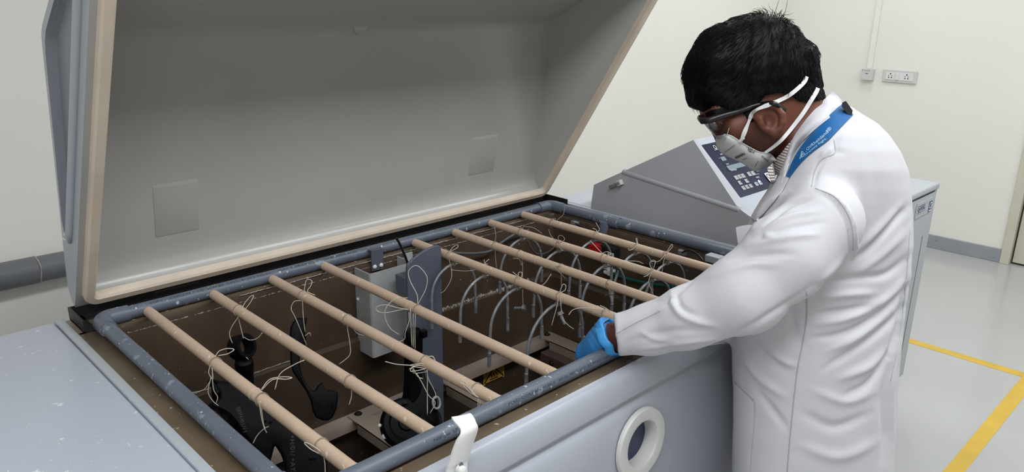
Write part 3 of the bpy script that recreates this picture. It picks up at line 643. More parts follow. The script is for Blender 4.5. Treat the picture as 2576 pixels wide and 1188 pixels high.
obj('name_print', join(fl_(rect2(0, wt, 0, ht*.07), xt, zt0), fl_(rect2(0, wt, ht*.88, ht*.97), xt, zt0)), 'print_navy', pl)
g = text_geo('Q-FOG', ht*.72, 'CENTER', 1., .0006); g[0][:, 0] *= wt*.96/(g[0][:, 0].max()-g[0][:, 0].min())
obj('name_print', fl_(g, xt+wt/2, zt0+ht*.47), 'print_navy', pl)
g = text_geo('cyclic corrosion tester', ht*.17, 'LEFT'); obj('name_print', fl_(g, xt, zt0-ht*.16), 'print_grey', pl)
qa = lp(600, 612); qb = lp(652, 600); qc = lp(565, 828)
bw_ = max(.03, qb[0]-qa[0]); bh = qa[2]-qc[2]
bd = obj('name_badge', fl_(rect2(0, bw_, 0, bh), qc[0], qc[2]), 'print_navy', pl)
obj('badge_print', join(fl_(stroke2([(bw_/2+bw_*.3*math.cos(a), bh*.62+bw_*.36*math.sin(a)) for a in np.linspace(0, 6.2832, 24)], bw_*.14), qc[0], qc[2], .0042), fl_(rect2(bw_*.1, bw_*.9, bh*.08, bh*.2), qc[0], qc[2], .0042)), 'print_white', pl)
# ------------------------------------------------------------------ rods across the tank
RX = [x*U for x in (0, .5633, 1.1298, 1.6848, 2.8004, 3.3662, 3.9228, 4.4685)]
ORD = ['first', 'second', 'third', 'fourth', 'fifth', 'sixth', 'seventh', 'eighth']
RZ = RIM-.003; RR = .0112
joints = {0: [(641, 991), (884, 1113)], 1: [(603, 798)], 2: [(1065, 905), (1205, 978)], 3: [(1030, 765)], 4: [(1500, 782)], 5: [(1306, 640), (1352, 655)], 6: [(1520, 660)], 7: [(1500, 590)]}
for i, x in enumerate(RX):
    wh = 'nearest the left pipe' if i == 0 else ('nearest the console' if i == 7 else 'crossing the brown tank')
    o = root('hanging_rod', (x, -.39, RZ-RR), f'{ORD[i]} beige rod from the left, {wh}', 'rod', 'beige rods across the tank')
    obj('rod_tube', cyl((x, -.781, RZ), (x, .012, RZ), RR, 24, bev=.001), 'rod_tan', o, smooth=40)
    for q in joints[i]:
        y = at(*q, 0, x)[1]; obj('joint_ring', tube([np.array([x+(RR+.0001)*math.cos(t), y, RZ+(RR+.0001)*math.sin(t)]) for t in np.linspace(0, 6.2832, 24, endpoint=False)], .0009, 6, closed=True), 'rod_tan', o, smooth=180)
# ------------------------------------------------------------------ galvanised U bars hanging from rods
def ubar(ri, apex, w_, legl, legr, label, yaw=0.):
    P = at(*apex, 0, RX[ri]); r = w_/2; T = []
    ay = P[1]; az = min(P[2], RZ-RR-.008)
    e = np.array([math.cos(yaw), math.sin(yaw), 0])
    pts = [P*0+np.array([RX[ri], ay, 0])-e*r*1.03+np.array([0, 0, az-r-legl])]
    pts += [np.array([RX[ri], ay, 0])-e*r*math.cos(t)+np.array([0, 0, az-r+r*math.sin(t)]) for t in np.linspace(0, math.pi, 19)]
    pts += [np.array([RX[ri], ay, 0])+e*r*1.03+np.array([0, 0, az-r-legr])]
    o = root('hanging_u_bar', pts[0], label, 'hook', 'galvanised U bars hanging in the tank')
    obj('bent_bar', tube(pts, .0038, 10), 'galvanised', o, smooth=60)
    for p_, L in ((pts[0], legl), (pts[-1], legr)):
        obj('end_sleeve', cyl(p_+np.array([0, 0, -.001]), p_+np.array([0, 0, min(.038, L*.6)]), .0048, 12, bev=.0008), 'galvanised', o, smooth=40)
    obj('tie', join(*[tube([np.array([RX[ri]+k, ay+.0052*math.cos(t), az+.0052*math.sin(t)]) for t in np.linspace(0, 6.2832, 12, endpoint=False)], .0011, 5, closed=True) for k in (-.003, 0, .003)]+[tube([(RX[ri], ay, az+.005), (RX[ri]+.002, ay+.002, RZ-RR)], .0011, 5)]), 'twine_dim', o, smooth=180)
five = ['rearmost, half behind the blue-grey plate', 'second from the back', 'third from the back', 'fourth from the back, with the longest left leg', 'foremost, right behind the blue glove']
for k, (ap, wd, a, b) in enumerate((((1141, 654), .150, .085, .085), ((1219, 688), .162, .075, .095), ((1301, 723), .176, .09, .075), ((1402, 761), .19, .085, .04), ((1519, 804), .16, .08, .08))):
    ubar(4, ap, wd, a, b, f'galvanised U bar under the fifth rod, {five[k]}')
sev = ['rearmost', 'second from the back', 'third from the back, by the white connectors', 'foremost, beside the white sleeve']
for k, (ap, wd, a, b) in enumerate((((1313, 597), .17, .06, .07), ((1406, 632), .19, .075, .07), ((1523, 666), .18, .085, .08), ((1640, 704), .185, .09, .07))):
    ubar(6, ap, wd, a, b, f'galvanised U bar under the seventh rod, {sev[k]}')
eig = ['rearmost, in front of the red float switch', 'in the middle', 'foremost']
for k, (ap, wd, a, b) in enumerate((((1491, 607), .19, .07, .07), ((1598, 636), .18, .07, .075), ((1679, 658), .19, .07, .08))):
    ubar(7, ap, wd, a, b, f'galvanised U bar under the eighth rod, {eig[k]}')
# ------------------------------------------------------------------ twine
c3 = crop(340, 560, 1.891); c4 = crop(860, 460, 2.7); c5 = crop(1200, 460, 2.476); c9 = crop(900, 640, 2.475)
def twine(ri, cr, lines, label, dim=0, r=.00085, ends=None, dback=.0):
    k0 = cr(*lines[0][0]); P0 = at(*k0, 0, RX[ri]); dep = depth((RX[ri], P0[1], RZ))-RR-.003+dback
    pts3 = [[atd(*cr(*q), dep+.004*math.sin(i*1.7+j)) for j, q in enumerate(L)] for i, L in enumerate(lines)]
    gs = [tube(cat_rom(L, 6), r, 6) for L in pts3]
    y = P0[1]
    wraps = [tube([np.array([RX[ri]+(RR+.0012)*math.cos(t), y+k+.002*math.sin(t), RZ+(RR+.0012)*math.sin(t)]) for t in np.linspace(0, 6.2832, 20, endpoint=False)], r*.62, 6, closed=True) for k in (-.0011, .0011)]
    o = root('twine', (RX[ri], y, RZ), label, 'string', 'twine ties on the rods')
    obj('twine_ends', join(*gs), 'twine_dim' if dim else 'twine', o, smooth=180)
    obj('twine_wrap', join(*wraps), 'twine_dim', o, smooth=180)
    return pts3, dep
t_ring, d_ring = twine(1, c3, [[(495, 445), (515, 395), (545, 355), (563, 350), (545, 385), (500, 440)], [(490, 445), (500, 490), (515, 552)], [(492, 448), (458, 500), (450, 540), (480, 600), (540, 652)], [(515, 545), (548, 560), (582, 550), (605, 525)]], 'cream twine on the second rod, holding up the black ring')
t_pl1, d_pl1 = twine(0, c3, [[(380, 640), (400, 612), (440, 600), (470, 605), (440, 625), (395, 634)], [(358, 680), (350, 715), (370, 745), (366, 690)], [(362, 735), (347, 805), (370, 850), (396, 872)], [(366, 690), (372, 790), (392, 830), (385, 860)], [(357, 755), (325, 797), (255, 812)]], 'cream looped twine on the first rod, holding the upper tip of the black plate')
t_pl2, d_pl2 = twine(0, c3, [[(600, 795), (640, 747), (700, 735), (745, 738), (720, 746), (655, 748), (600, 800)], [(665, 795), (690, 720), (760, 675), (805, 655)], [(590, 850), (600, 920), (612, 970), (626, 1002)], [(597, 850), (607, 930), (616, 975), (635, 970)], [(620, 975), (582, 1012), (560, 1052)]], 'cream twine bow on the middle of the first rod, long end to the plate centre')
twine(0, c3, [[(890, 1105), (840, 1082), (805, 1050), (830, 1054), (880, 1088), (894, 1110)], [(897, 1112), (903, 1150), (905, 1215)]], 'cream twine loop low on the first rod near its front end')
t_lev, d_lev = twine(2, c3, [[(800, 365), (808, 300), (818, 271), (840, 278), (835, 302), (820, 328), (856, 346)], [(795, 372), (757, 376), (742, 410), (762, 452), (790, 520), (815, 582)], [(796, 372), (800, 450), (808, 520)], [(808, 540), (830, 525), (835, 540)]], 'cream twine on the third rod, holding up the black lever arm')
twine(2, c3, [[(1010, 437), (1010, 500), (1022, 580), (1020, 632), (970, 675)], [(1030, 495), (1060, 530), (1110, 541)]], 'single cream string hanging off the third rod beside the grey shield')
twine(1, c3, [[(1024, 770), (1030, 820), (1018, 868)]], 'short cream string end below the second rod over the bolted cross bar')
t_bt, d_bt = twine(3, c4, [[(515, 822), (510, 760), (465, 670), (452, 605), (490, 565), (530, 575), (578, 640), (570, 720), (530, 800), (516, 826)], [(450, 862), (380, 850), (300, 830), (238, 842), (242, 872), (300, 883), (420, 860), (452, 862)], [(448, 782), (365, 788), (300, 850), (295, 920), (330, 990), (390, 1032)], [(465, 850), (470, 980), (476, 1112)], [(485, 890), (484, 1000), (486, 1122)], [(500, 890), (496, 1010), (498, 1132)], [(455, 880), (456, 940), (430, 1020), (412, 1072), (255, 1112)]], 'big cream twine loop on the fourth rod against the blue-grey plate')
twine(2, c9, [[(420, 690), (370, 695), (322, 692), (400, 682), (425, 710), (332, 730), (350, 702), (432, 715)], [(322, 692), (240, 685), (170, 668)], [(365, 740), (400, 800), (442, 880), (482, 925), (450, 990)], [(430, 720), (442, 780), (482, 860), (486, 900)], [(434, 740), (433, 860), (434, 1000)], [(340, 700), (372, 760), (405, 775)], [(430, 640), (465, 636), (482, 662)], [(320, 715), (380, 690), (440, 725), (350, 740), (345, 700)]], 'tangled cream twine on the third rod around the black bottle neck')
twine(2, c9, [[(740, 885), (665, 792), (640, 800), (680, 822), (730, 880), (760, 892)], [(655, 815), (700, 862), (750, 890)], [(765, 895), (757, 950), (740, 1000)], [(752, 900), (748, 950), (752, 985)], [(770, 908), (830, 880), (890, 880), (915, 905)]], 'cream twine near the front end of the third rod by the white latch')
twine(4, c4, [[(732, 468), (752, 440), (782, 420), (786, 440), (737, 466)], [(730, 470), (731, 530), (746, 600), (740, 660), (700, 730), (670, 750)], [(740, 592), (850, 600), (950, 580), (975, 542), (1000, 520)], [(965, 522), (972, 550), (992, 552)]], 'cream twine on the fifth rod right of the blue-grey plate')
twine(4, c4, [[(1197, 645), (1200, 612), (1222, 610), (1220, 640), (1196, 648)], [(1196, 662), (1212, 700), (1300, 715), (1370, 690), (1422, 620)], [(1200, 640), (1160, 605)]], 'cream bow with a long tail on the middle of the fifth rod')
twine(4, c4, [[(1480, 742), (1500, 692), (1520, 698), (1515, 730), (1480, 747)], [(1476, 752), (1460, 840), (1425, 970)], [(1486, 760), (1488, 830), (1492, 890)], [(1500, 930), (1540, 970), (1575, 995)]], 'cream twine on the fifth rod with the slanted bolt under it')
twine(4, c5, [[(800, 795), (680, 780), (602, 790), (570, 824)], [(765, 765), (800, 780), (842, 812)]], 'long pale cord curling off the fifth rod behind the glove')
twine(5, c4, [[(1040, 410), (1045, 360), (1036, 300)], [(1040, 425), (1043, 500), (1050, 580)]], 'thin tan string crossing the rear end of the sixth rod', 1)
tb1, db1 = twine(5, c4, [[(1212, 500), (1225, 528), (1220, 562), (1205, 520), (1160, 512)], [(1228, 540), (1228, 660), (1228, 760), (1232, 842)]], 'thin tan string under the sixth rod holding the level bolt', 1, .0009)
twine(5, c4, [[(1490, 567), (1462, 568), (1446, 572), (1480, 610), (1520, 652)], [(1490, 610), (1491, 700)]], 'small tan knot with crossing ends in the middle of the sixth rod', 1)
tb3, db3 = twine(5, c5, [[(822, 640), (808, 622), (822, 655), (842, 622)], [(822, 650), (826, 680), (830, 716)], [(830, 668), (836, 690), (838, 700)]], 'tan knot on the sixth rod holding the upright bolt', 1)
twine(6, c4, [[(1218, 312), (1216, 292), (1234, 294), (1226, 314)], [(1235, 296), (1300, 306), (1360, 345)], [(1185, 296), (1215, 300)]], 'tan knot with one curved tail at the rear of the seventh rod', 1)
twine(6, c5, [[(512, 380), (506, 336), (530, 330), (545, 355), (515, 372)], [(510, 376), (462, 332), (446, 290)], [(512, 385), (520, 410), (602, 430)]], 'tan round loop on the seventh rod above its second U bar', 1)
twine(6, c5, [[(790, 448), (760, 420), (705, 360)], [(780, 440), (810, 430), (835, 445), (800, 455)], [(800, 455), (850, 485), (930, 488), (1000, 490), (1036, 505)]], 'cream string across the seventh rod in front of the red switch')
twine(6, c5, [[(1095, 547), (1076, 510), (1086, 486), (1110, 490), (1100, 532)], [(1082, 560), (1060, 578), (1038, 586)], [(1086, 560), (1070, 620), (1100, 700)]], 'cream loop on the seventh rod nearest the white sleeve')
twine(7, c5, [[(470, 235), (466, 226), (488, 222), (486, 236)], [(498, 232), (535, 200), (548, 150)], [(450, 222), (470, 228)]], 'tan knot near the rear end of the eighth rod with a tail to the corner', 1)
twine(7, c5, [[(745, 310), (762, 290), (740, 248)], [(750, 306), (738, 290), (720, 284)]], 'cream forked ends on the eighth rod below the pipe tee')
twine(7, c5, [[(998, 382), (990, 350), (996, 348), (1000, 380)], [(996, 386), (970, 414), (946, 420), (944, 410)]], 'short cream hairpin loop on the middle of the eighth rod')
twine(7, c5, [[(1176, 442), (1210, 386), (1216, 400), (1180, 442)], [(1176, 446), (1160, 500), (1152, 560)], [(1172, 450), (1130, 490), (1080, 490)]], 'upright cream loop on the eighth rod near the white sleeve')
# bolts on strings
def bolt(A, B, label):
    A = np.array(A); B = np.array(B); d = (B-A)/np.linalg.norm(B-A)
    o = root('hanging_bolt', A, label, 'bolt', 'steel bolts hung from rods')
    obj('bolt_head', cyl(A-d*.006, A, .0075, 6), 'steel', o); obj('bolt_shank', cyl(A, B, .0038, 14, bev=.0006), 'galvanised', o, smooth=40)
    obj('washer', cyl(A, A+d*.0015, .0088, 18), 'steel', o)
bolt(atd(*c4(1232, 850), db1), atd(*c4(1172, 852), db1+.01), 'small steel bolt hanging level below the sixth rod')
d_ = depth((RX[4], at(*c4(1480, 742), 0, RX[4])[1], RZ))-.014
bolt(atd(*c4(1484, 892), d_), atd(*c4(1514, 962), d_), 'steel bolt hanging at a slant below the fifth rod')
bolt(atd(*c5(838, 690), db3), atd(*c5(842, 745), db3), 'thin steel bolt hanging upright below the sixth rod')
# ------------------------------------------------------------------ black parts under test
def slab(pts, dep, t, bow=0., n=5):        # silhouette in photo pixels at its own distance -> thick, edge-rounded moulding
    C0 = np.mean(pts, 0); F_ = ray(*C0); ez = F_/np.linalg.norm(F_)
    ex = np.cross(ez, [0, 0, 1]); ex /= np.linalg.norm(ex); ey = np.cross(ex, ez); o_ = atd(*C0, dep)
    out = []
    for q in pts:
        d = ray(*q); P = CAM+d*((o_-CAM) @ ez/(d @ ez)); out.append(((P-o_) @ ex, (P-o_) @ ey))
    if sum(out[i-1][0]*out[i][1]-out[i][0]*out[i-1][1] for i in range(len(out))) < 0: out = out[::-1]
    bm = bmesh.new(); vs_ = [bm.verts.new((u, v, 0)) for u, v in out]; f = bm.faces.new(vs_)
    r = bmesh.ops.extrude_face_region(bm, geom=[f])
    for e in r['geom']:
        if isinstance(e, bmesh.types.BMVert): e.co.z = -t
    bmesh.ops.recalc_face_normals(bm, faces=list(bm.faces))
    ed = [e for e in bm.edges if abs(e.verts[0].co.z-e.verts[1].co.z) < 1e-9]
    bmesh.ops.bevel(bm, geom=ed, offset=t*.28, segments=3, profile=.5, affect='EDGES')
    bmesh.ops.translate(bm, verts=list(bm.verts), vec=(0, 0, t/2))
    V, F = from_bm(bm); return (o_+V[:, :1]*ex+V[:, 1:2]*ey-V[:, 2:3]*ez, F), (o_, ex, ey, -ez)
def smooth2(pts, n=4): 
    P = np.vstack([pts, pts[:1]]).astype(float); return [tuple(p) for p in cat_rom(P, n)[:-1]]
c8 = crop(480, 820, 3.229); c12 = crop(700, 760, 3.7133)
# ring on a short cylinder (damper eye)
o_, dd = atd(*c8(415, 172), d_ring+.02), d_ring+.02
cyl_b = atd(*c8(432, 285), dd); cyl_e = atd(*c8(445, 520), dd+.05)
o = root('damper', cyl_e, 'black damper with a ring eye, hanging under the second rod', 'car part')
rn = np.array([.35, -.80, .35]); rn /= np.linalg.norm(rn)
sc1 = dd/FPX
obj('ring_eye', lathe([(24*sc1/1., -.016), (31*sc1, -.016), (32*sc1, -.012), (32*sc1, .012), (31*sc1, .016), (22*sc1, .016), (21*sc1, .012), (21*sc1, -.012), (24*sc1, -.016)], o_, rn, 32), 'part_black', o, smooth=40)
ax_ = (cyl_e-cyl_b)/np.linalg.norm(cyl_e-cyl_b); ll = np.linalg.norm(cyl_e-cyl_b)
obj('damper_body', lathe([(.001, -.006), (15*sc1, -.006), (21*sc1, -.002), (23*sc1, .006), (22.5*sc1, .02), (21.5*sc1, .035), (21.5*sc1, ll), (18*sc1, ll+.004), (.001, ll+.004)], cyl_b, ax_, 28), 'part_black', o, smooth=40)
obj('stem', cyl(o_+ax_*.02, cyl_b+ax_*.002, .008, 14), 'part_black', o, smooth=40)
# lever arm
lev = [c12(*q) for q in ((172, 152), (210, 147), (245, 152), (270, 147), (262, 195), (247, 265), (262, 345), (252, 395), (205, 470), (200, 560), (218, 665), (245, 735), (290, 800), (318, 830), (345, 822), (365, 785), (405, 752), (430, 800), (455, 832), (490, 820), (555, 842), (558, 900), (545, 1000), (510, 1075), (465, 1110), (410, 1105), (345, 1075), (318, 1010), (300, 920), (262, 840), (200, 750), (135, 655), (112, 560), (112, 470), (120, 400), (107, 310), (112, 240), (135, 190))]
o = root('lever_arm', atd(*c12(400, 1000), d_lev+.04), 'black forged lever arm with a broad jagged foot, hanging under the third rod', 'car part')
g, fr = slab(lev, d_lev+.045, .02); obj('arm', g, 'part_black', o, smooth=45)
fp_ = lambda x, y: atd(*c12(x, y), d_lev+.045)
nrm = fr[3]
obj('foot_boss', lathe([(.016, 0), (.015, .004), (.010, .006), (.009, .002), (.001, .002)], fp_(425, 950)+nrm*.0095, nrm, 24), 'part_black', o, smooth=40)
obj('foot_rib', tube(cat_rom([fp_(*q)+nrm*.010 for q in ((345, 960), (365, 1020), (420, 1040), (480, 1010), (510, 950))], 5), .003, 8), 'part_black', o, smooth=180)
# large bracket, lower left
brk = [c8(*q) for q in ((148, 440), (180, 436), (235, 448), (330, 462), (400, 495), (470, 540), (560, 610), (640, 690), (740, 745), (830, 800), (940, 860), (1010, 900), (1060, 960), (1100, 1060), (1110, 1200), (1110, 1330), (760, 1330), (762, 1190), (755, 1120), (735, 1055), (705, 1005), (682, 978), (668, 1020), (655, 1070), (640, 1110), (600, 1125), (540, 1060), (470, 1010), (410, 940), (362, 870), (350, 800), (310, 745), (255, 705), (200, 690), (150, 668), (142, 650), (160, 630), (200, 612), (228, 580), (222, 545), (200, 520), (165, 475))]
o = root('bracket_plate', atd(*c8(700, 1000), d_pl1+.05), 'large black forked bracket at the lower left of the tank, tied to the first rod', 'car part')
g, fr = slab(smooth2(brk, 3), d_pl1+.03, .026); obj('bracket', g, 'part_black', o, smooth=45)
o_, ex_, ey_, nn_ = fr
def bpt(x, y):
    d = ray(*c8(x, y)); return CAM+d*((o_-CAM) @ nn_/(d @ nn_))
def btext(s, x, y, x2, y2, size):
    p = bpt(x, y); q = bpt(x2, y2); e = (q-p)/np.linalg.norm(q-p); v = np.cross(nn_, e); return lift(text_geo(s, size, 'LEFT', 1.1), p, e, v, .0135)
obj('scribed_mark', btext('SEP1/01/11', 382, 662, 420, 790, .010), 'scribe', o)
obj('scribed_mark', btext('+H/01/ +AY/+1 -17', 820, 885, 826, 1190, .012), 'scribe', o)
obj('raised_edge', tube(cat_rom([bpt(*q)+nn_*.012 for q in ((155, 445), (180, 480), (205, 520), (222, 555))], 5), .005, 8), 'part_black', o, smooth=180)
for q in ((603, 770), (648, 778), (968, 1072), (1000, 1070)): obj('stud', lathe([(.0001, .006), (.003, .005), (.0035, 0)], bpt(*q)+nn_*.012, nn_, 10), 'part_black', o)
# bottle-shaped filler assembly
xq = RX[3]-.045; dA = d_bt+.06
pA = atd(*c9(345, 470), dA); pB = atd(*c9(345, 900), dA+.045); pC = atd(*c9(330, 1060), dA+.03)
o = root('filler_neck', pC, 'black filler neck with a wide shiny round cap, hanging before the blue-grey plate', 'car part')
s_ = dA/FPX; ax_ = (pB-pA)/np.linalg.norm(pB-pA); ll = np.linalg.norm(pB-pA)
obj('neck', lathe([(.001, .004), (15*s_, .004), (19*s_, 0), (23*s_, .006), (24*s_, .02), (24*s_, ll*.35), (22.5*s_, ll*.5), (23*s_, ll*.7), (27*s_, ll*.95), (34*s_, ll*1.06)], pA, ax_, 32), 'part_black', o, smooth=40)
nq = atd(*c9(408, 495), dA-.004); obj('neck_lug', box(nq[0]-.008, nq[0]+.008, nq[1]-.006, nq[1]+.008, nq[2]-.009, nq[2]+.009, .002), 'part_black', o)
cap_ax = np.array([-.35, -.72, .60]); cap_ax /= np.linalg.norm(cap_ax)
s2 = (dA+.03)/FPX; R_ = 64*s2
pD = atd(*c9(300, 1050), dA+.02)
obj('cap', lathe([(.001, .020), (R_*.30, .020), (R_*.34, .014), (R_*.62, .013), (R_*.70, .018), (R_*.88, .016), (R_*.97, .008), (R_, -.004), (R_*.97, -.03), (R_*.8, -.05), (.001, -.055)], pD, cap_ax, 44), 'part_black', o, smooth=40)
pE = atd(*c9(440, 1030), dA+.035)
obj('side_drum', lathe([(.001, .012), (R_*.5, .012), (R_*.58, .006), (R_*.6, -.004), (R_*.58, -.05), (.001, -.05)], pE, np.array([.1, -.6, .55]), 36), 'part_black', o, smooth=40)
obj('body_fill', slab([c9(*q) for q in ((290, 690), (400, 690), (430, 790), (490, 850), (495, 960), (510, 1060), (330, 1120), (140, 1080), (190, 990), (285, 930))], dA+.045, .05)[0], 'part_black', o, smooth=45)
for k, q in enumerate(((137, 1066, .006), (170, 1132, .010), (232, 1165, .008), (268, 1178, .007))):
    pq = atd(q[0]/2.475+900, q[1]/2.475+640, dA-.005)
    obj('cap_chip', lathe([(.0001, .002), (q[2]*.6, .0015), (q[2]*.7, 0)], pq, -ray(q[0]/2.475+900, q[1]/2.475+640), 10), 'plastic_ivory', o)
pw = atd(*c9(490, 925), dA+.02); obj('clear_clip', tube([pw+np.array([.010*math.cos(t), .004*math.sin(t), .013*math.sin(t)]) for t in np.linspace(0, 6.28, 24, endpoint=False)], .0028, 8, closed=True), 'shield_grey', o, smooth=180)
pw = atd(*c9(398, 1140), dA+.0); obj('blue_tag', box(pw[0]-.014, pw[0]+.016, pw[1]-.004, pw[1]+.004, pw[2]-.014, pw[2]+.012, .002), 'blue_label', o, label='dark blue tag on the cap')
# upright blue-grey plate
py_ = -.135
c16 = crop(900, 580, 6.6)
pp = [at(*c16(x, y), 1, py_) for x, y in ((1370, 300), (1362, 262), (1320, 247), (1260, 258), (1180, 290), (1090, 335), (1000, 395), (920, 460), (850, 525), (815, 570), (806, 620))]
zb = TB+.002
xl_ = pp[-1][0]; xr_ = pp[0][0]
poly = [(p[0], p[2]) for p in pp]+[(xl_+.0, zb), (xr_, zb)]
poly = poly[::-1]
Fm = frame_of((0, py_, 0), (1, 0, 0), (0, 0, 1), (0, -1, 0))
o = root('baffle_plate', ((xl_+xr_)/2, py_, zb), 'upright blue-grey plastic plate with a curved top corner inside the tank', 'plate')
obj('plate', Fm(prism(poly, -.004, .004, .001, 1)), 'pvc_plate', o)
q0 = at(*c16(715, 740), 1, py_+.02); q1 = at(*c16(808, 1040), 1, py_+.02)
obj('side_block', box(q0[0], q1[0]+.02, py_+.004, py_+.045, q1[2]+.004, q0[2]-.004, .002), 'pvc_plate', o)
# black hose end poking out beside the plate
obj('black_tube', tube(cat_rom([at(*c16(x, y), 1, py_+.03) for x, y in ((640, 125), (690, 210), (750, 340), (795, 450), (825, 560), (835, 700), (830, 900))], 6), .0032, 10), 'hose_black', label='thin black hose end sticking up over the rear pipe beside the plate', cat='hose', smooth=60)
# ------------------------------------------------------------------ the person: implicit surfaces, meshed by surface nets
def K(x, y, d): return np.array([(x-CX)/FPX*d, (y-CY)/FPX*d, d])     # camera-aligned metric frame
def to_world(V): return np.asarray(V) @ MC+CAM
def surface_nets(Fv, o, h):
    s = Fv < 0; n = np.array(Fv.shape)
    c = np.zeros(n-1, np.int8)
    for i in (0, 1):
        for j in (0, 1):
            for k in (0, 1): c += s[i:n[0]-1+i, j:n[1]-1+j, k:n[2]-1+k]
    act = np.argwhere((c > 0) & (c < 8)); idx = -np.ones(n-1, np.int64); idx[tuple(act.T)] = np.arange(len(act))
    acc = np.zeros((len(act), 3)); cnt = np.zeros(len(act))
    cor = [(i, j, k) for i in (0, 1) for j in (0, 1) for k in (0, 1)]
    for a in range(8):
        for b in range(a+1, 8):
            if sum(abs(cor[a][t]-cor[b][t]) for t in range(3)) != 1: continue
            A = act+cor[a]; B = act+cor[b]; fa = Fv[tuple(A.T)]; fb = Fv[tuple(B.T)]; m = (fa < 0) != (fb < 0)
            t = np.where(m, fa/np.where(m, fa-fb, 1), 0)[:, None]
            acc += np.where(m[:, None], A+t*(B-A), 0); cnt += m
    V = acc/cnt[:, None]; Q = []
    for ax in range(3):
        u, v = [(1, 2), (2, 0), (0, 1)][ax]
        sl0 = [slice(None)]*3; sl1 = [slice(None)]*3; sl0[ax] = slice(0, n[ax]-1); sl1[ax] = slice(1, n[ax])
        e = s[tuple(sl0)] != s[tuple(sl1)]; E_ = np.argwhere(e)
        E_ = E_[(E_[:, u] > 0) & (E_[:, v] > 0) & (E_[:, u] < n[u]-1) & (E_[:, v] < n[v]-1)]
        du = np.zeros(3, int); du[u] = 1; dv = np.zeros(3, int); dv[v] = 1
        q = np.stack([idx[tuple((E_-du-dv).T)], idx[tuple((E_-dv).T)], idx[tuple(E_.T)], idx[tuple((E_-du).T)]], 1)
        ins = s[tuple(E_.T)]; q[~ins] = q[~ins][:, ::-1]; Q.append(q)
    Q = np.vstack(Q); return V*h+o, Q[(Q >= 0).all(1)]
class Field:
    def __init__(s, lo, hi, h):
        s.o = np.array(lo, float); s.h = h; n = np.ceil((np.array(hi)-s.o)/h).astype(int)+1
        s.ax = [(s.o[i]+np.arange(n[i])*h).astype(np.float32) for i in range(3)]
        s.X, s.Y, s.D = np.meshgrid(*s.ax, indexing='ij', sparse=True); s.F = np.full(n, 1., np.float32)
    def pix(s): return CX+FPX*s.X/s.D, CY+FPX*s.Y/s.D
    def add(s, f, k=.01):
        if k <= 0: s.F = np.minimum(s.F, f); return
        h = np.clip(.5+.5*(s.F-f)/k, 0, 1); s.F = s.F*(1-h)+f*h-k*h*(1-h)
    def cut(s, f, k=.004):
        g = -f; h = np.clip(.5-.5*(s.F-g)/k, 0, 1); s.F = s.F*(1-h)+g*h+k*h*(1-h)
    def cone(s, a, b, ra, rb, sd=1.):      # round cone; sd > 1 squeezes it in depth
        a = np.array(a, float); b = np.array(b, float); q = b-a; qs = q*[1, 1, sd]; L = float(qs @ qs)+1e-12
        x = s.X-a[0]; y = s.Y-a[1]; z = (s.D-a[2])*sd
        t = np.clip((x*qs[0]+y*qs[1]+z*qs[2])/L, 0, 1)
        return np.sqrt((x-t*qs[0])**2+(y-t*qs[1])**2+(z-t*qs[2])**2)-(ra+(rb-ra)*t)
    def ell(s, c, rx, ry, rd, rot=0.):     # ellipsoid, turned in the picture plane
        x = s.X-c[0]; y = s.Y-c[1]; z = s.D-c[2]; ca, sa = math.cos(math.radians(rot)), math.sin(math.radians(rot))
        u = (x*ca+y*sa)/rx; v = (-x*sa+y*ca)/ry; w_ = z/rd; k0 = np.sqrt(u*u+v*v+w_*w_)+1e-6
        return k0*(k0-1)/(np.sqrt((u/rx)**2+(v/ry)**2+(w_/rd)**2)+1e-6)
    def mesh(s): return surface_nets(s.F, s.o, s.h)
def relax(V, Q, n=1, a=.5):
    E_ = np.vstack([Q[:, [0, 1]], Q[:, [1, 2]], Q[:, [2, 3]], Q[:, [3, 0]]]); E_ = np.vstack([E_, E_[:, ::-1]])
    for _ in range(n):
        S = np.zeros_like(V); c = np.zeros(len(V)); np.add.at(S, E_[:, 0], V[E_[:, 1]]); np.add.at(c, E_[:, 0], 1)
        V = V+a*(S/c[:, None]-V)
    return V
def normals(V, Q):
    n = np.cross(V[Q[:, 2]]-V[Q[:, 0]], V[Q[:, 3]]-V[Q[:, 1]]); N = np.zeros_like(V)
    for k in range(4): np.add.at(N, Q[:, k], n)
    return N/(np.linalg.norm(N, axis=1)[:, None]+1e-12)
def pixels(V): return np.stack([CX+FPX*V[:, 0]/V[:, 2], CY+FPX*V[:, 1]/V[:, 2]], 1)
def vnoise(V, f, seed):                    # cheap smooth noise
    r_ = np.random.RandomState(seed); out = np.zeros(len(V))
    for _ in range(6):
        d = r_.randn(3); d /= np.linalg.norm(d); out += np.sin(V @ d*f*(.6+.8*r_.rand())+r_.rand()*6.28)
    return out/6
class Skin:                                # ray picking on a mesh given in the camera frame
    def __init__(s, *meshes):
        V = []; F = []; n = 0
        for v, q in meshes: V.append(v); F += (np.asarray(q)+n).tolist(); n += len(v)
        s.t = BVHTree.FromPolygons(np.vstack(V).tolist(), F)
    def hit(s, x, y, off=.001, dflt=1.4):
        d = np.array([(x-CX)/FPX, (y-CY)/FPX, 1.]); h = s.t.ray_cast(Vector((0, 0, 0)), Vector(d))
        if h[0] is None: return d*(dflt-off)
        return np.array(h[0])*(1-off/h[0][2])
S1 = 1.45/FPX                              # metres per photo pixel at the head
pc_ = np.array([.95, -1.0, 0])
man = root('person', pc_, 'man in a white lab coat, mask, safety glasses and blue gloves leaning over the tank', 'person')
mat('skin', (.145, .047, .027), .5, var=.16, vscale=14, bump=.1, bscale=160, spec=.35)
mat('hair', (.003, .0026, .0034), .5, spec=.12)
mat('hair_short', (.012, .0085, .008), .6)
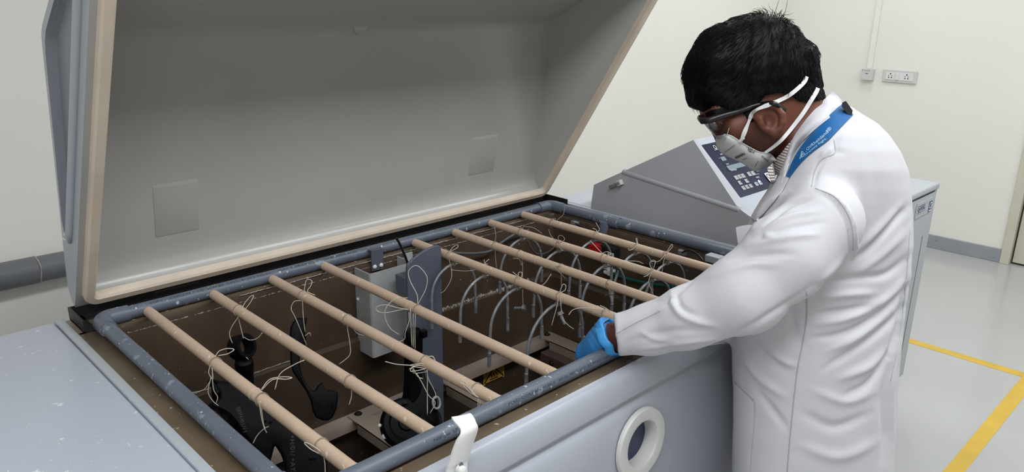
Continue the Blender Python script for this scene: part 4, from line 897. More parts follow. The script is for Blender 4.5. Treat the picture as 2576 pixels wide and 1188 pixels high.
mat('coat', (.61, .605, .64), .75, var=.02, vscale=6, bump=.10, bscale=900, spec=.25)
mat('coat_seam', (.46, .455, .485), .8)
mat('glove', (.045, .27, .68), .42, var=.15, vscale=18, bump=.35, bscale=50)
mat('glove_cuff', (.06, .36, .80), .4, var=.1, vscale=18)
mat('mask_white', (.60, .60, .60), .8, var=.04, vscale=14, bump=.1, bscale=300)
mat('strap_white', (.70, .70, .69), .75)
mat('glasses_black', (.008, .008, .009), .3)
mat('lanyard', (.0, .115, .345), .55, var=.1, vscale=20, bump=.15, bscale=900)
mat('lanyard_print', (.55, .72, .82), .6)
mat('trousers', (.03, .035, .05), .8)
mat('shoe', (.015, .013, .012), .35)
mat('eye', (.22, .20, .19), .2)
m = mat('lens', (.75, .77, .80), .03, trans=1.); m.node_tree.nodes['Principled BSDF'].inputs['IOR'].default_value = 1.12
# striped shirt
m = mat('shirt', (.62, .58, .56), .8); nt = m.node_tree; b_ = nt.nodes['Principled BSDF']
tc = nt.nodes.new('ShaderNodeTexCoord'); wv = nt.nodes.new('ShaderNodeTexWave'); wv.inputs['Scale'].default_value = 62; wv.bands_direction = 'Z'
rp = nt.nodes.new('ShaderNodeValToRGB'); rp.color_ramp.elements[0].position = .22; rp.color_ramp.elements[0].color = (.16, .085, .07, 1); rp.color_ramp.elements[1].position = .36; rp.color_ramp.elements[1].color = (.6, .57, .55, 1)
nt.links.new(tc.outputs['Object'], wv.inputs['Vector']); nt.links.new(wv.outputs['Fac'], rp.inputs['Fac']); nt.links.new(rp.outputs['Color'], b_.inputs['Base Color'])
DH = 1.46
m = MATS['skin']; nt = m.node_tree; bs = nt.nodes['Principled BSDF']; src_ = bs.inputs['Base Color'].links[0].from_socket       # beard shadow round the jaw
jp = to_world(K(1905, 385, 1.44)[None])[0]-pc_
tcn = nt.nodes.new('ShaderNodeTexCoord'); dn = nt.nodes.new('ShaderNodeVectorMath'); dn.operation = 'DISTANCE'; dn.inputs[1].default_value = tuple(jp)
nz = nt.nodes.new('ShaderNodeTexNoise'); nz.inputs['Scale'].default_value = 420; ad = nt.nodes.new('ShaderNodeMath'); ad.operation = 'MULTIPLY_ADD'; ad.inputs[1].default_value = .035
rp2 = nt.nodes.new('ShaderNodeValToRGB'); rp2.color_ramp.elements[0].position = .055; rp2.color_ramp.elements[0].color = (.45, .45, .47, 1); rp2.color_ramp.elements[1].position = .105; rp2.color_ramp.elements[1].color = (1, 1, 1, 1)
mu = nt.nodes.new('ShaderNodeMix'); mu.data_type = 'RGBA'; mu.blend_type = 'MULTIPLY'; mu.inputs['Factor'].default_value = 1
nt.links.new(tcn.outputs['Object'], dn.inputs[0]); nt.links.new(tcn.outputs['Object'], nz.inputs['Vector']); nt.links.new(nz.outputs['Fac'], ad.inputs[0]); nt.links.new(dn.outputs['Value'], ad.inputs[2]); nt.links.new(ad.outputs[0], rp2.inputs['Fac'])
nt.links.new(src_, mu.inputs[6]); nt.links.new(rp2.outputs['Color'], mu.inputs[7]); nt.links.new(mu.outputs[2], bs.inputs['Base Color'])
# ---- head and neck
hf = Field(K(1715, 60, DH)-np.array([0, 0, .125]), K(2175, 490, DH)+np.array([0, 0, .15]), .0026)
p = lambda x, y, d=0.: K(x, y, DH+d)
hf.add(hf.ell(p(1897, 192), 134*S1, 114*S1, .078, 10), 0)
hf.add(hf.ell(p(1905, 285), 92*S1, 92*S1, .068), .03)
hf.add(hf.ell(p(1862, 318), 64*S1, 96*S1, .058, -35), .03)
for s_ in (-1, 1):
    hf.add(hf.cone(p(1950, 340, s_*.050), p(1897, 392, s_*.014), .019, .014), .025)
    hf.add(hf.ell(p(1850, 325, s_*.045), 32*S1, 26*S1, .020, 30), .02)      # cheekbone
    hf.cut(hf.ell(p(1797, 312, s_*.034), 16*S1, 14*S1, .017), .012)          # eye socket
    hf.add(hf.ell(p(1806, 312, s_*.031), 15*S1, 14*S1, .014), .006)          # lid over the eyeball
    hf.add(hf.cone(p(1786, 287, s_*.012), p(1804, 285, s_*.046), .010, .009), .012)  # brow
hf.add(hf.ell(p(1808, 256), 42*S1, 50*S1, .056, -20), .03)
hf.add(hf.cone(p(1793, 304), p(1816, 350), .0075, .010), .012)             # nose
hf.add(hf.ell(p(1822, 354), 16*S1, 11*S1, .016), .008)
hf.add(hf.cone(p(1852, 380, -.013), p(1852, 380, .013), .008, .008), .010)   # lips
hf.add(hf.cone(p(1862, 386, -.009), p(1862, 386, .009), .006, .006), .006)
hf.add(hf.ell(p(1896, 390), 22*S1, 17*S1, .020), .012)                       # chin
hf.add(hf.cone(p(1995, 275, .0), p(2040, 390, .0), .056, .063), .03)       # neck
hf.add(hf.cone(p(2040, 390, .0), p(2095, 470, .0), .063, .085, .75), .03)
for s_ in (-1, 1):                                                          # ears
    e = lambda x, y, d: p(x, y, s_*d)
    hf.add(hf.ell(e(1936, 300, .081), 32*S1, 37*S1, .010, -20), .007)
    hc = [(1901, 296, .078), (1909, 277, .085), (1932, 265, .091), (1955, 271, .095), (1968, 288, .097), (1969, 308, .095), (1961, 326, .090), (1949, 338, .084)]
    for a, b in zip(hc[:-1], hc[1:]): hf.add(hf.cone(e(*a), e(*b), .0058, .0058), .003)
    hf.add(hf.ell(e(1948, 332, .084), 13*S1, 14*S1, .007), .005)
    hf.cut(hf.ell(e(1936, 303, .098), 19*S1, 21*S1, .016, -20), .003)
    hf.add(hf.cone(e(1914, 300, .083), e(1919, 313, .084), .0055, .005), .003)
    hf.add(hf.cone(e(1950, 318, .086), e(1955, 290, .090), .0040, .0034), .002)
hv, hq = hf.mesh(); hv = relax(hv, hq, 2, .4)
# ---- torso, far arm and legs under the clothes (same continuous figure)
def dv(py): v = (py-CY)/FPX; return 1.445/(.954-.301*v)      # depth of the upright body axis at a picture row
bf = Field(K(1480, 380, 1.5)-np.array([0, 0, .38]), K(2300, 1500, 1.6)+np.array([0, 0, .36]), .011)
bf.add(bf.cone(K(2095, 470, 1.47), K(2085, 600, dv(600)), .075, .115, .95), 0)
bf.add(bf.cone(K(2080, 600, dv(600)), K(2055, 1050, dv(1050)), .115, .115, 1.), .03)
for s_ in (-1, 1): bf.add(bf.cone(K(2050, 1080, dv(1080)+s_*.07), K(2055, 1480, dv(1480)+s_*.08), .075, .06), .04)
ARM_L = [(2070, 555, 1.315, .058), (1870, 742, 1.33, .045), (1720, 806, 1.385, .036), (1600, 842, 1.445, .031), (1515, 856, 1.505, .0305)]
ARM_R = [(2080, 540, 1.635, .058), (1940, 720, 1.645, .045), (1820, 790, 1.61, .036), (1735, 802, 1.575, .028), (1690, 808, 1.57, .03)]
for AR in (ARM_L, ARM_R):
    for a, b in zip(AR[:-1], AR[1:]): bf.add(bf.cone(K(*a[:3]), K(*b[:3]), a[3], b[3]), .02)
bv, bq = bf.mesh()
# ---- fingers of the hand in the tank, bare geometry shared by the glove
def hand(wr, kn, side, dr, r=.0):
    f = Field(np.minimum(wr, kn)-.13, np.maximum(wr, kn)+.13, .003)
    ax = (kn-wr)/np.linalg.norm(kn-wr); sd_ = side-ax*(side @ ax); sd_ /= np.linalg.norm(sd_); nn = np.cross(ax, sd_)
    f.add(f.cone(wr-ax*.03, wr+ax*.02, .031, .031), 0)
    for u in np.linspace(-.030, .030, 4): f.add(f.cone(wr+sd_*u*.6+ax*.01, kn+sd_*u, .021, .0135), .014)
    L = (.062, .074, .070, .054)
    for k, (u, l) in enumerate(zip(np.linspace(.031, -.031, 4), L)):
        q0 = kn+sd_*u; c1 = ax*math.cos(.5)+nn*dr*math.sin(.5); c2 = ax*math.cos(1.05)+nn*dr*math.sin(1.05); c3 = ax*math.cos(1.5)+nn*dr*math.sin(1.5)
        q1 = q0+c1*l*.48; q2 = q1+c2*l*.32; q3 = q2+c3*l*.25
        for a, b, ra, rb in ((q0, q1, .0102, .0094), (q1, q2, .0094, .0086), (q2, q3, .0086, .0074)): f.add(f.cone(a, b, ra, rb), .0035)
    t0 = wr+sd_*.026+ax*.022; t1 = t0+sd_*.026+ax*.028+nn*dr*.012; t2 = t1+ax*.026+nn*dr*.016+sd_*.002
    f.add(f.cone(t0, t1, .015, .0115), .012); f.add(f.cone(t1, t2, .0112, .0088), .004)
    return f
wrL = K(1522, 852, 1.50); knL = K(1486, 905, 1.555)
hl = hand(wrL, knL, np.array([.3, -.5, .8]), 1)
# glove bulk seen above the pipe
hl.add(hl.cone(K(1545, 846, 1.482), K(1492, 893, 1.542), .0345, .036), .012)
ga = np.array([-.80, .45, .40]); ga /= np.linalg.norm(ga); gc = K(1541, 849, 1.478)
hl.F = np.maximum(hl.F, -((hl.X-gc[0])*ga[0]+(hl.Y-gc[1])*ga[1]+(hl.D-gc[2])*ga[2]))
glv, glq = hl.mesh(); glv = relax(glv, glq, 2, .4)
nn_ = normals(glv, glq); gp = pixels(glv); ph_ = (gp[:, 0]-1540)*-.80+(gp[:, 1]-850)*.45
glv = glv+nn_*(.0006*np.sin(ph_*.55+.02*gp[:, 1])*np.clip(1-abs(ph_-22)/35, 0, 1))[:, None]
hr = hand(K(1690, 808, 1.57), K(1650, 830, 1.565), np.array([.2, -.4, -.9]), 1)
grv, grq = hr.mesh()
# body = head + torso + arms, one mesh
allv = np.vstack([hv, bv]); allq = np.vstack([hq, bq+len(hv)])
obj('body', (to_world(allv), allq), 'skin', man, smooth=180)
obj('glove', (to_world(glv), glq), 'glove', man, smooth=180, label='blue glove of the hand in the tank')
obj('glove', (to_world(grv), grq), 'glove', man, smooth=180)
# rolled glove cuff
ringp = []
gc = K(1541, 849, 1.478)
g1 = np.cross(ga, [0, 0, 1.]); g1 /= np.linalg.norm(g1); g2 = np.cross(ga, g1)*1.22
lay = []
for t, rr in ((.002, .0330), (-.0045, .0340), (-.0055, .0358), (-.001, .0366), (.006, .0364), (.011, .0355), (.014, .0338)):
    lay.append([gc+ga*(t+.0025*math.sin(a*3)+.0018*math.sin(a*7+1))+(g1*math.cos(a)+g2*math.sin(a))*(rr+.0008*math.sin(a*9)) for a in np.linspace(0, 2*math.pi, 49)])
g = grid(lay); obj('glove_cuff', (to_world(g[0]), g[1]), 'glove_cuff', man, smooth=180)
# ---- hair
rf = Field(K(1700, 25, DH)-np.array([0, 0, .13]), K(2095, 345, DH)+np.array([0, 0, .13]), .0026)
rf.add(rf.ell(p(1892, 180), 148*S1, 122*S1, .0865, 10), 0)
for (cx_, cy_, a_, b_, w_, r_) in ((1897, 192, 134*S1, 114*S1, .078, 10), (1905, 285, 92*S1, 92*S1, .068, 0), (1862, 318, 64*S1, 96*S1, .058, -35), (1808, 256, 42*S1, 50*S1, .056, -20)): rf.add(rf.ell(p(cx_, cy_), a_+.0035, b_+.0035, w_+.0035, r_), .03)
rf.add(rf.cone(p(1995, 275, .0), p(2040, 390, .0), .0585, .0655), .03)
rf.add(rf.ell(p(1900, 120), 95*S1, 72*S1, .070), .03)
rf.add(rf.cone(p(1772, 180), p(1765, 232), 37*S1, 30*S1, .42), .03)
rf.add(rf.cone(p(1800, 120), p(1775, 180), 40*S1, 36*S1, .5), .03)
rf.add(rf.cone(p(2000, 150), p(2020, 212), 42*S1, 32*S1, .48), .012)
PX, PY = rf.pix()
hl_x = [1690, 1735, 1752, 1790, 1872, 1883, 1895, 1904, 1925, 1960, 1990, 2012, 2040, 2090]; hl_y = [272, 272, 276, 290, 284, 308, 308, 266, 240, 234, 240, 256, 258, 245]
yl_ = np.interp(PX, hl_x, hl_y)
rf.F = np.maximum(rf.F, (PY-yl_)*S1*.9)
sk_ = hf
rv, rq = rf.mesh(); rv = relax(rv, rq, 1, .4)
rN = normals(rv, rq); rp_ = pixels(rv)
am = np.clip((250-rp_[:, 1])/60, 0, 1)
rv = rv+rN*((.0022*vnoise(rv*[1, 1.0, 1], 130, 2)+.0016*vnoise(rv, 330, 3))*am)[:, None]
hair = obj('hair', (to_world(rv), rq), 'hair', man, smooth=180)
# combed strands over the hair mass
kw = K(1945, 58, DH); strands = []
sel = rng.choice(len(rv), 9000); n_s = 0
for i in sel:
    x, y = rp_[i]
    if y > np.interp(x, hl_x, hl_y)-10: continue
    P0 = rv[i]; N0 = rN[i]; d = P0-kw; d = d-N0*(d @ N0); l = np.linalg.norm(d)
    if l < 1e-4: continue
    d = d/l; d = d+np.array([-.35 if x < 1930 else .1, .35, 0])*min(1, l/.05)*.8+rng.randn(3)*.22; d -= N0*(d @ N0); d /= np.linalg.norm(d)
    crown = math.exp(-(l/.030)**2)
    L = rng.uniform(.012, .026)*(1 if y < 190 else .6); lift_ = rng.uniform(.0008, .003)+crown*rng.uniform(.004, .016)
    if crown > .3 and rng.rand() < .55: d = d*.5+rng.randn(3)*.5
    pts = [P0-N0*.0012, P0+d*L*.35+N0*lift_*.8, P0+d*L*.7+N0*lift_*.9, P0+d*L+N0*(lift_*(.2+1.1*crown)-.0006)]
    g = tube(np.array(pts), [.00055, .0005, .0004, .00012], 3, caps=False); strands.append(g); n_s += 1
    if n_s > 5200: break
for k in range(170):                       # fringe and stray ends
    x = rng.uniform(1738, 1772); P0 = K(x, rng.uniform(225, 262), DH+rng.uniform(-.05, .05)); d = np.array([rng.uniform(-.25, .35), 1, rng.uniform(-.2, .2)]); L = rng.uniform(.008, .022)
    strands.append(tube(np.array([P0, P0+d*L*.5, P0+d*L+np.array([.004, 0, 0])]), [.0006, .0005, .00012], 3, caps=False))
g = join(*strands); obj('hair_strands', (to_world(g[0]), g[1]), 'hair', hair, kind='stuff', smooth=180)
# ---- coat
ys = [268, 285, 310, 340, 380, 430, 480, 540, 620, 700, 800, 870, 940, 1000, 1100, 1188, 1320, 1460]
xb = [2140, 2165, 2208, 2238, 2266, 2286, 2294, 2298, 2298, 2290, 2277, 2270, 2263, 2258, 2253, 2250, 2246, 2240]
xf = [2085, 2062, 2040, 2015, 1990, 1962, 1930, 1890, 1862, 1848, 1840, 1840, 1842, 1844, 1843, 1844, 1846, 1850]
wd = [.045, .075, .105, .130, .150, .165, .168, .168, .165, .165, .168, .170, .174, .178, .186, .192, .202, .214]
cf = Field(K(1500, 240, 1.42)-np.array([0, 0, .27]), K(2345, 1470, 1.62)+np.array([0, 0, .30]), .0044)
PX, PY = cf.pix(); PYc = np.clip(PY, 268, 1460)
xc = np.interp(PYc, ys, (np.array(xb)+np.array(xf))/2); hw_ = np.interp(PYc, ys, (np.array(xb)-np.array(xf))/2); hd = np.interp(PYc, ys, wd); v_ = (PYc-CY)/FPX; dc = 1.445/(.954-.301*v_)
u = np.abs(PX-xc)/hw_; z = np.abs(cf.D-dc)/hd
e_ = (u**2.3+z**2.3)**(1/2.3)
f_t = (e_-1)*np.minimum(hw_*cf.D/FPX, hd)*.85
f_t = np.maximum(f_t, np.maximum((268-PY)*S1, (PY-1455)*.0009))
cf.add(f_t.astype(np.float32), 0)
SL = [(2072, 556, 1.318, .067), (1985, 640, 1.312, .0705), (1872, 740, 1.328, .0665), (1730, 800, 1.375, .0535), (1640, 828, 1.41, .0445), (1556, 842, 1.435, .0405)]
for a, b in zip(SL[:-1], SL[1:]): cf.add(cf.cone(K(*a[:3]), K(*b[:3]), a[3], b[3]), .022)
SR = [(2082, 540, 1.62, .064), (1950, 715, 1.645, .062), (1830, 790, 1.615, .05), (1745, 802, 1.58, .042)]
for a, b in zip(SR[:-1], SR[1:]): cf.add(cf.cone(K(*a[:3]), K(*b[:3]), a[3], b[3]), .025)
# cuff: flat end facing the glove, hollow
pe = K(1548, 842, 1.435); da = K(1556, 842, 1.435)-K(1640, 828, 1.41); da /= np.linalg.norm(da)
cut_ = (cf.X-pe[0])*da[0]+(cf.Y-pe[1])*(da[1]-.10)+(cf.D-pe[2])*da[2]*.2
near = cf.cone(K(1640, 828, 1.41), K(1500, 850, 1.46), .07, .07)
cf.F = np.where(near < .02, np.maximum(cf.F, cut_), cf.F)
cf.cut(cf.cone(K(1640, 830, 1.425), K(1470, 856, 1.475), .031, .037), .004)
cv, cq = cf.mesh(); cv = relax(cv, cq, 2, .45)
cN = normals(cv, cq); cpx = pixels(cv)
near_side = cN[:, 2] < .25
FOLDS = [  # polyline in the photo, half width px, height mm (+ ridge, - groove)
    ([(1552, 842), (1600, 812), (1650, 787), (1688, 768)], 9, 3.0), ([(1690, 735), (1694, 762), (1712, 790), (1750, 808), (1800, 820)], 12, 3.8), ([(1702, 745), (1716, 775), (1752, 795)], 8, -3.2),
    ([(1650, 765), (1690, 748), (1760, 690)], 10, -1.8), ([(1580, 862), (1680, 835), (1790, 830)], 14, -2.0), ([(1600, 880), (1720, 862), (1830, 850)], 9, 2.0), ([(1610, 835), (1640, 850), (1700, 858)], 10, 2.2),
    ([(1985, 482), (1930, 520), (1890, 575)], 10, 3.5), ([(2040, 500), (1980, 520), (1915, 580)], 9, -3.0), ([(2060, 530), (1985, 548), (1900, 580)], 10, 3.2), ([(2070, 560), (1990, 572), (1890, 600)], 9, -2.8), ([(2060, 590), (1980, 598), (1880, 622)], 11, 2.8), ([(2000, 640), (1920, 640), (1830, 655)], 11, -2.5), ([(1960, 665), (1880, 668), (1790, 700)], 12, 2.4),
    ([(1945, 585), (1925, 592), (1955, 600)], 8, 2.5), ([(2100, 690), (2010, 745), (1900, 815), (1830, 850)], 12, -2.4), ([(2130, 640), (2060, 715), (1990, 760)], 12, 2.5),
    ([(2146, 655), (2190, 622), (2250, 560), (2285, 520)], 14, -4.2), ([(2140, 640), (2200, 585), (2262, 520)], 14, 2.6), ([(2150, 690), (2220, 640), (2285, 580)], 16, 2.4), ([(2050, 720), (2140, 700), (2230, 690), (2290, 640)], 14, -3.0), ([(2045, 750), (2130, 740), (2200, 738)], 15, 3.2),
    ([(2040, 790), (2120, 782), (2200, 770)], 13, -3.2), ([(2042, 815), (2130, 800), (2230, 750), (2285, 690)], 15, 3.0), ([(2038, 852), (2120, 840), (2200, 800), (2282, 720)], 14, -3.4), ([(2080, 885), (2160, 845), (2240, 780)], 15, 2.8), ([(2070, 930), (2150, 880), (2230, 820), (2275, 770)], 14, -3.2), ([(2110, 955), (2180, 925), (2230, 880)], 16, 3.2), ([(2120, 1000), (2190, 960), (2235, 890), (2262, 820)], 14, -3.0),
    ([(2050, 985), (2130, 1010), (2200, 985)], 17, 2.5), ([(2020, 1040), (2100, 1075), (2190, 1040)], 18, -2.6), ([(2010, 1120), (2110, 1150), (2210, 1110)], 20, 2.5), ([(1990, 760), (2000, 830), (2020, 870)], 15, -3.0), ([(1880, 850), (1930, 900), (1980, 935)], 14, -3.2), ([(1860, 880), (1910, 950), (1975, 1000)], 15, 2.8), ([(1900, 980), (1950, 1040), (1980, 1080)], 14, -2.6), ([(1930, 880), (1975, 910), (2005, 920)], 12, 2.6),
    ([(2240, 900), (2222, 1000), (2225, 1100), (2215, 1188)], 14, -3.0), ([(2262, 860), (2245, 980), (2246, 1100)], 10, 2.5), ([(2275, 700), (2262, 800), (2240, 900)], 9, -2.6), ([(2290, 560), (2282, 680), (2274, 760)], 8, 2.0),
    ([(2055, 476), (2105, 500), (2140, 548), (2150, 600), (2150, 650)], 7, 3.4), ([(2068, 490), (2100, 512), (2128, 552), (2138, 600), (2138, 645)], 6, -2.4),
    ([(2080, 395), (2055, 430), (2045, 470)], 8, -2.0), ([(2100, 370), (2075, 385), (2062, 400)], 8, 2.2), ([(2110, 340), (2100, 375), (2125, 385)], 9, -2.2), ([(2180, 330), (2200, 420), (2195, 520)], 26, -2.0)]
def polyd(Pq, L):
    L = np.array(L, float); best = np.full(len(Pq), 1e9); tt = np.zeros(len(Pq)); n = len(L)-1
    for i in range(n):
        a, b = L[i], L[i+1]; ab = b-a; t = np.clip(((Pq-a) @ ab)/(ab @ ab), 0, 1); d = np.linalg.norm(Pq-a-t[:, None]*ab, axis=1); m_ = d < best; best[m_] = d[m_]; tt[m_] = (i+t[m_])/n
    return best, tt
disp = np.zeros(len(cv))
for L, wpx, hmm in FOLDS:
    d, t = polyd(cpx, cat_rom(L, 5)); disp += hmm*.0021*np.exp(-(d/(wpx*.66))**2)*np.sin(np.clip(t, .03, .97)*math.pi)**.6
disp *= near_side
disp += .0013*vnoise(cv*[1, .6, 1], 42, 5)+.0010*vnoise(cv, 95, 6)*np.clip((cpx[:, 1]-300)/100, .2, 1)
far_f = ~near_side; disp[far_f] += .003*vnoise(cv[far_f]*[1, .4, 1], 60, 8)
cv = cv+cN*disp[:, None]
cw = to_world(cv); ins_ = (cw[:, 2] < .925) & (cw[:, 0] < 1.43) & (cw[:, 1] > -.889)   # cloth pressed flat against the front panel
cw[ins_, 1] = -.889+.003*np.sin(cw[ins_, 0]*60); cv = (cw-CAM) @ MC.T
coat = obj('lab_coat', (to_world(cv), cq), 'coat', man, smooth=180, label='white lab coat with seams and a patch pocket')
sc_coat = Skin((cv, cq)); sc_head = Skin((hv, hq)); sc_hair = Skin((hv, hq), (rv, rq)); sc_all = Skin((hv, hq), (rv, rq), (cv, cq))
def seam(pts, sk, off=.0001, r=.0008, m='coat_seam', name='seam', par=coat, n=8):
    P = [sk.hit(*q, off) for q in cat_rom(np.array(pts, float), n)]
    g = tube(np.array(P), r, 6); return obj(name, (to_world(g[0]), g[1]), m, par, smooth=180)
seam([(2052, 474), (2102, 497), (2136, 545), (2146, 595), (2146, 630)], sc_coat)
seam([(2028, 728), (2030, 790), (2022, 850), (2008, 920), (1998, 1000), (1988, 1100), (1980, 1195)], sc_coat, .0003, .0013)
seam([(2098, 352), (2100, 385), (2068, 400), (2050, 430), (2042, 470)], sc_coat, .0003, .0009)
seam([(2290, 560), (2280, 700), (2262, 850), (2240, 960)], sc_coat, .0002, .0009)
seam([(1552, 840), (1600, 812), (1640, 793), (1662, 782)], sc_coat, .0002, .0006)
# patch pocket at the hip
pk_ = [(1849, 962), (1866, 985), (1886, 1002), (1897, 1012), (1896, 1060), (1888, 1130), (1885, 1200), (1850, 1200), (1846, 1080)]
def patch(poly, sk, off, nx_=14, ny_=14):  # thin cloth piece laid on the surface between two edge curves
    A, B = poly; A = cat_rom(A, 6); B = cat_rom(B, 6); ia = np.linspace(0, len(A)-1, ny_); G = []
    for t in np.linspace(0, 1, ny_):
        a = np.array([np.interp(t*(len(A)-1), range(len(A)), A[:, k]) for k in (0, 1)]); b = np.array([np.interp(t*(len(B)-1), range(len(B)), B[:, k]) for k in (0, 1)])
        G.append([sk.hit(*(a+(b-a)*s_), off+.0012*math.sin(math.pi*s_)) for s_ in np.linspace(0, 1, nx_)])
    return G
G = patch(([(1850, 966), (1850, 1030), (1848, 1110), (1850, 1200)], [(1897, 1012), (1897, 1060), (1890, 1130), (1886, 1200)]), sc_coat, .0018)
g = thick(grid(G), .0014); obj('pocket', (to_world(g[0]), g[1]), 'coat', coat, smooth=60)
seam([(1849, 962), (1866, 985), (1886, 1002), (1897, 1012), (1896, 1060), (1890, 1130), (1886, 1196)], sc_coat, .0022, .0012)
# chest pocket edge / placket fold in front of the shoulder
ck = [(1852, 572), (1858, 612), (1870, 640)]; ck2 = [(1915, 570), (1905, 605), (1896, 640)]
dpk = 1.40
G = [[K(a[0]+(b[0]-a[0])*s_, a[1]+(b[1]-a[1])*s_-5*math.sin(3*s_), dpk-.03*s_) for s_ in np.linspace(0, 1, 8)] for a, b in zip(cat_rom(ck, 4), cat_rom(ck2, 4))]
g = thick(grid(G), .002); obj('chest_fold', (to_world(g[0]), g[1]), 'coat', coat, smooth=60)
# emblem on the chest
em = [sc_coat.hit(1903+10*math.cos(a)*.6, 539+13*math.sin(a), .0012) for a in np.linspace(math.radians(70), math.radians(290), 16)]
g = tube(np.array(em), .0016, 6); obj('chest_emblem', (to_world(g[0]), g[1]), 'print_navy', coat, smooth=180)
# ---- collar: folded band round the neck
top = [(2096, 231), (2075, 252), (2040, 290), (2015, 322), (1996, 352), (1983, 385), (1970, 415), (1955, 440)]
bot = [(2126, 262), (2108, 280), (2075, 304), (2038, 335), (2008, 365), (1990, 395), (1978, 430), (1968, 461)]
DN = 1.462
def collar(top, bot, n=10, puff=.010, dn=.012):
    T = cat_rom(top, 4); B = cat_rom(bot, 4); k = len(T); rows_ = []
    for i in range(k):
        s_ = i/(k-1); r = []
        db = sc_coat.hit(*B[i], .008)[2] if i > 1 else DN-.02
        dt = min(sc_all.hit(*T[i], dn)[2], DN-.01) if i > 2 else DN-.004
        w_ = min(1, s_*3.2)
        dt = DN-.004+(dt-DN+.004)*w_; db = DN-.012+(min(db, DN)-DN+.012)*min(1, s_*3.5+.1)
        for t in np.linspace(0, 1, n):
            q = T[i]+(B[i]-T[i])*t; r.append(K(q[0], q[1], dt+(db-dt)*t-puff*math.sin(math.pi*min(1, t*1.0+.08))))
        rows_.append(r)
    return rows_
Gc = collar(top, bot)
mir = lambda G: [[np.array([q[0]*(2*DN-q[2])/q[2], q[1]*(2*DN-q[2])/q[2], 2*DN-q[2]]) for q in r] for r in G]
g = join(thick(grid(Gc), .0022), thick(grid(mir(Gc)), .0022)); obj('collar', (to_world(g[0]), g[1]), 'coat', coat, smooth=50)
ed_ = [q[-1]+np.array([0, 0, -.001]) for q in Gc[2:]]; g = tube(np.array(ed_), .0014, 6); obj('collar_edge', (to_world(g[0]), g[1]), 'coat', coat, smooth=180)
# lapel front below the collar tip
G = [[sc_coat.hit(a[0]+(b[0]-a[0])*s_, a[1]+(b[1]-a[1])*s_, .004+.004*math.sin(3.14*s_), 1.40) for s_ in np.linspace(0, 1, 8)] for a, b in zip(cat_rom([(1952, 440), (1935, 475), (1912, 510), (1890, 548)], 5), cat_rom([(1985, 448), (1965, 485), (1935, 520), (1905, 556)], 5))]
g = thick(grid(G), .002); obj('lapel', (to_world(g[0]), g[1]), 'coat', coat, smooth=60)
# striped shirt collar and front
G = collar([(2030, 305), (2002, 338), (1985, 362), (1968, 385), (1948, 405), (1930, 425)], [(2010, 345), (1996, 372), (1985, 400), (1972, 425), (1955, 445), (1940, 458)], 8, .003, .006)
g = join(thick(grid(G), .002), thick(grid(mir(G)), .002)); obj('shirt_collar', (to_world(g[0]), g[1]), 'shirt', man, smooth=50)
sf = Field(K(1890, 400, 1.45)-np.array([0, 0, .06]), K(2010, 560, 1.46)+np.array([0, 0, .07]), .005)
sf.add(sf.cone(K(1985, 440, 1.46), K(1962, 525, 1.47), .022, .03, .7), 0)
sv, sq = sf.mesh(); obj('shirt', (to_world(sv), sq), 'shirt', man, smooth=180)
# ---- lanyard with buckle and print
ltop = [(2118, 262), (2090, 288), (2058, 322), (2030, 352), (2008, 382), (1992, 412), (1980, 442)]
lbot = [(2146, 290), (2120, 316), (2085, 352), (2050, 378), (2022, 402), (2000, 428), (1984, 450)]
Tl = cat_rom(ltop, 5); Bl = cat_rom(lbot, 5); G = []
sk_l = Skin((cv, cq), (np.vstack([np.array(r) for r in Gc]), np.array([(i*10+j, i*10+j+1, (i+1)*10+j+1, (i+1)*10+j) for i in range(len(Gc)-1) for j in range(9)])))
def ldepth(q): return min(sc_coat.hit(*q, .0025, 1.40)[2], 1.458)
dl = np.array([[ldepth(a+(b-a)*s_) for s_ in np.linspace(0, 1, 6)] for a, b in zip(Tl, Bl)])
for _ in range(6): dl[1:-1] = np.minimum(dl[1:-1], .25*dl[:-2]+.5*dl[1:-1]+.25*dl[2:])
for i, (a, b) in enumerate(zip(Tl, Bl)): G.append([K(*(a+(b-a)*s_), dl[i, j]) for j, s_ in enumerate(np.linspace(0, 1, 6))])
back_ = [[G[0][j]+(mir(G)[0][j]-G[0][j])*t+np.array([.006, -.002, 0])*math.sin(math.pi*t) for j in range(6)] for t in np.linspace(0, 1, 8)]
g = join(thick(grid(G), .0014), thick(grid(mir(G)), .0014), thick(grid(back_), .0014)); lan = obj('lanyard', (to_world(g[0]), g[1]), 'lanyard', man, smooth=60, label='blue lanyard with white lettering')
GA = np.array(G)
def on_lan(u, v):                          # u along 0..1 from the buckle, v across 0..1
    fi = u*(len(GA)-1); i = min(int(fi), len(GA)-2); a = GA[i]+(GA[i+1]-GA[i])*(fi-i); fj = v*5; j = min(int(fj), 4); return (a[j]+(a[j+1]-a[j])*(fj-j))*(1-.0026/1.4)
def lan_text(s, u0, u1, v0, size_v):
    V, F = text_geo(s, 1.); x0, x1 = V[:, 0].min(), V[:, 0].max()
    V2 = [on_lan(u0+(u1-u0)*(x-x0)/(x1-x0), v0-size_v*y) for x, y in V[:, :2]]
    obj('lanyard_text', (to_world(V2), F), 'lanyard_print', lan)
lan_text('TÜVRheinland®', .60, .25, .56, .29); lan_text('Precisely Right.', .60, .34, .80, .18)
tri_ = [(.64, .30), (.74, .50), (.64, .72)]
Pt = [on_lan(*q) for q in ((.625, .30), (.70, .62), (.615, .78), (.625, .30))]
g = tube(np.array(Pt), .0007, 5); obj('lanyard_logo', (to_world(g[0]), g[1]), 'lanyard_print', lan)
Pt = [on_lan(*q) for q in ((.637, .45), (.672, .62), (.632, .68), (.637, .45))]; g = tube(np.array(Pt), .0005, 5); obj('lanyard_logo', (to_world(g[0]), g[1]), 'lanyard_print', lan)
bq_ = [(2122, 254), (2144, 276), (2140, 293), (2117, 270)]
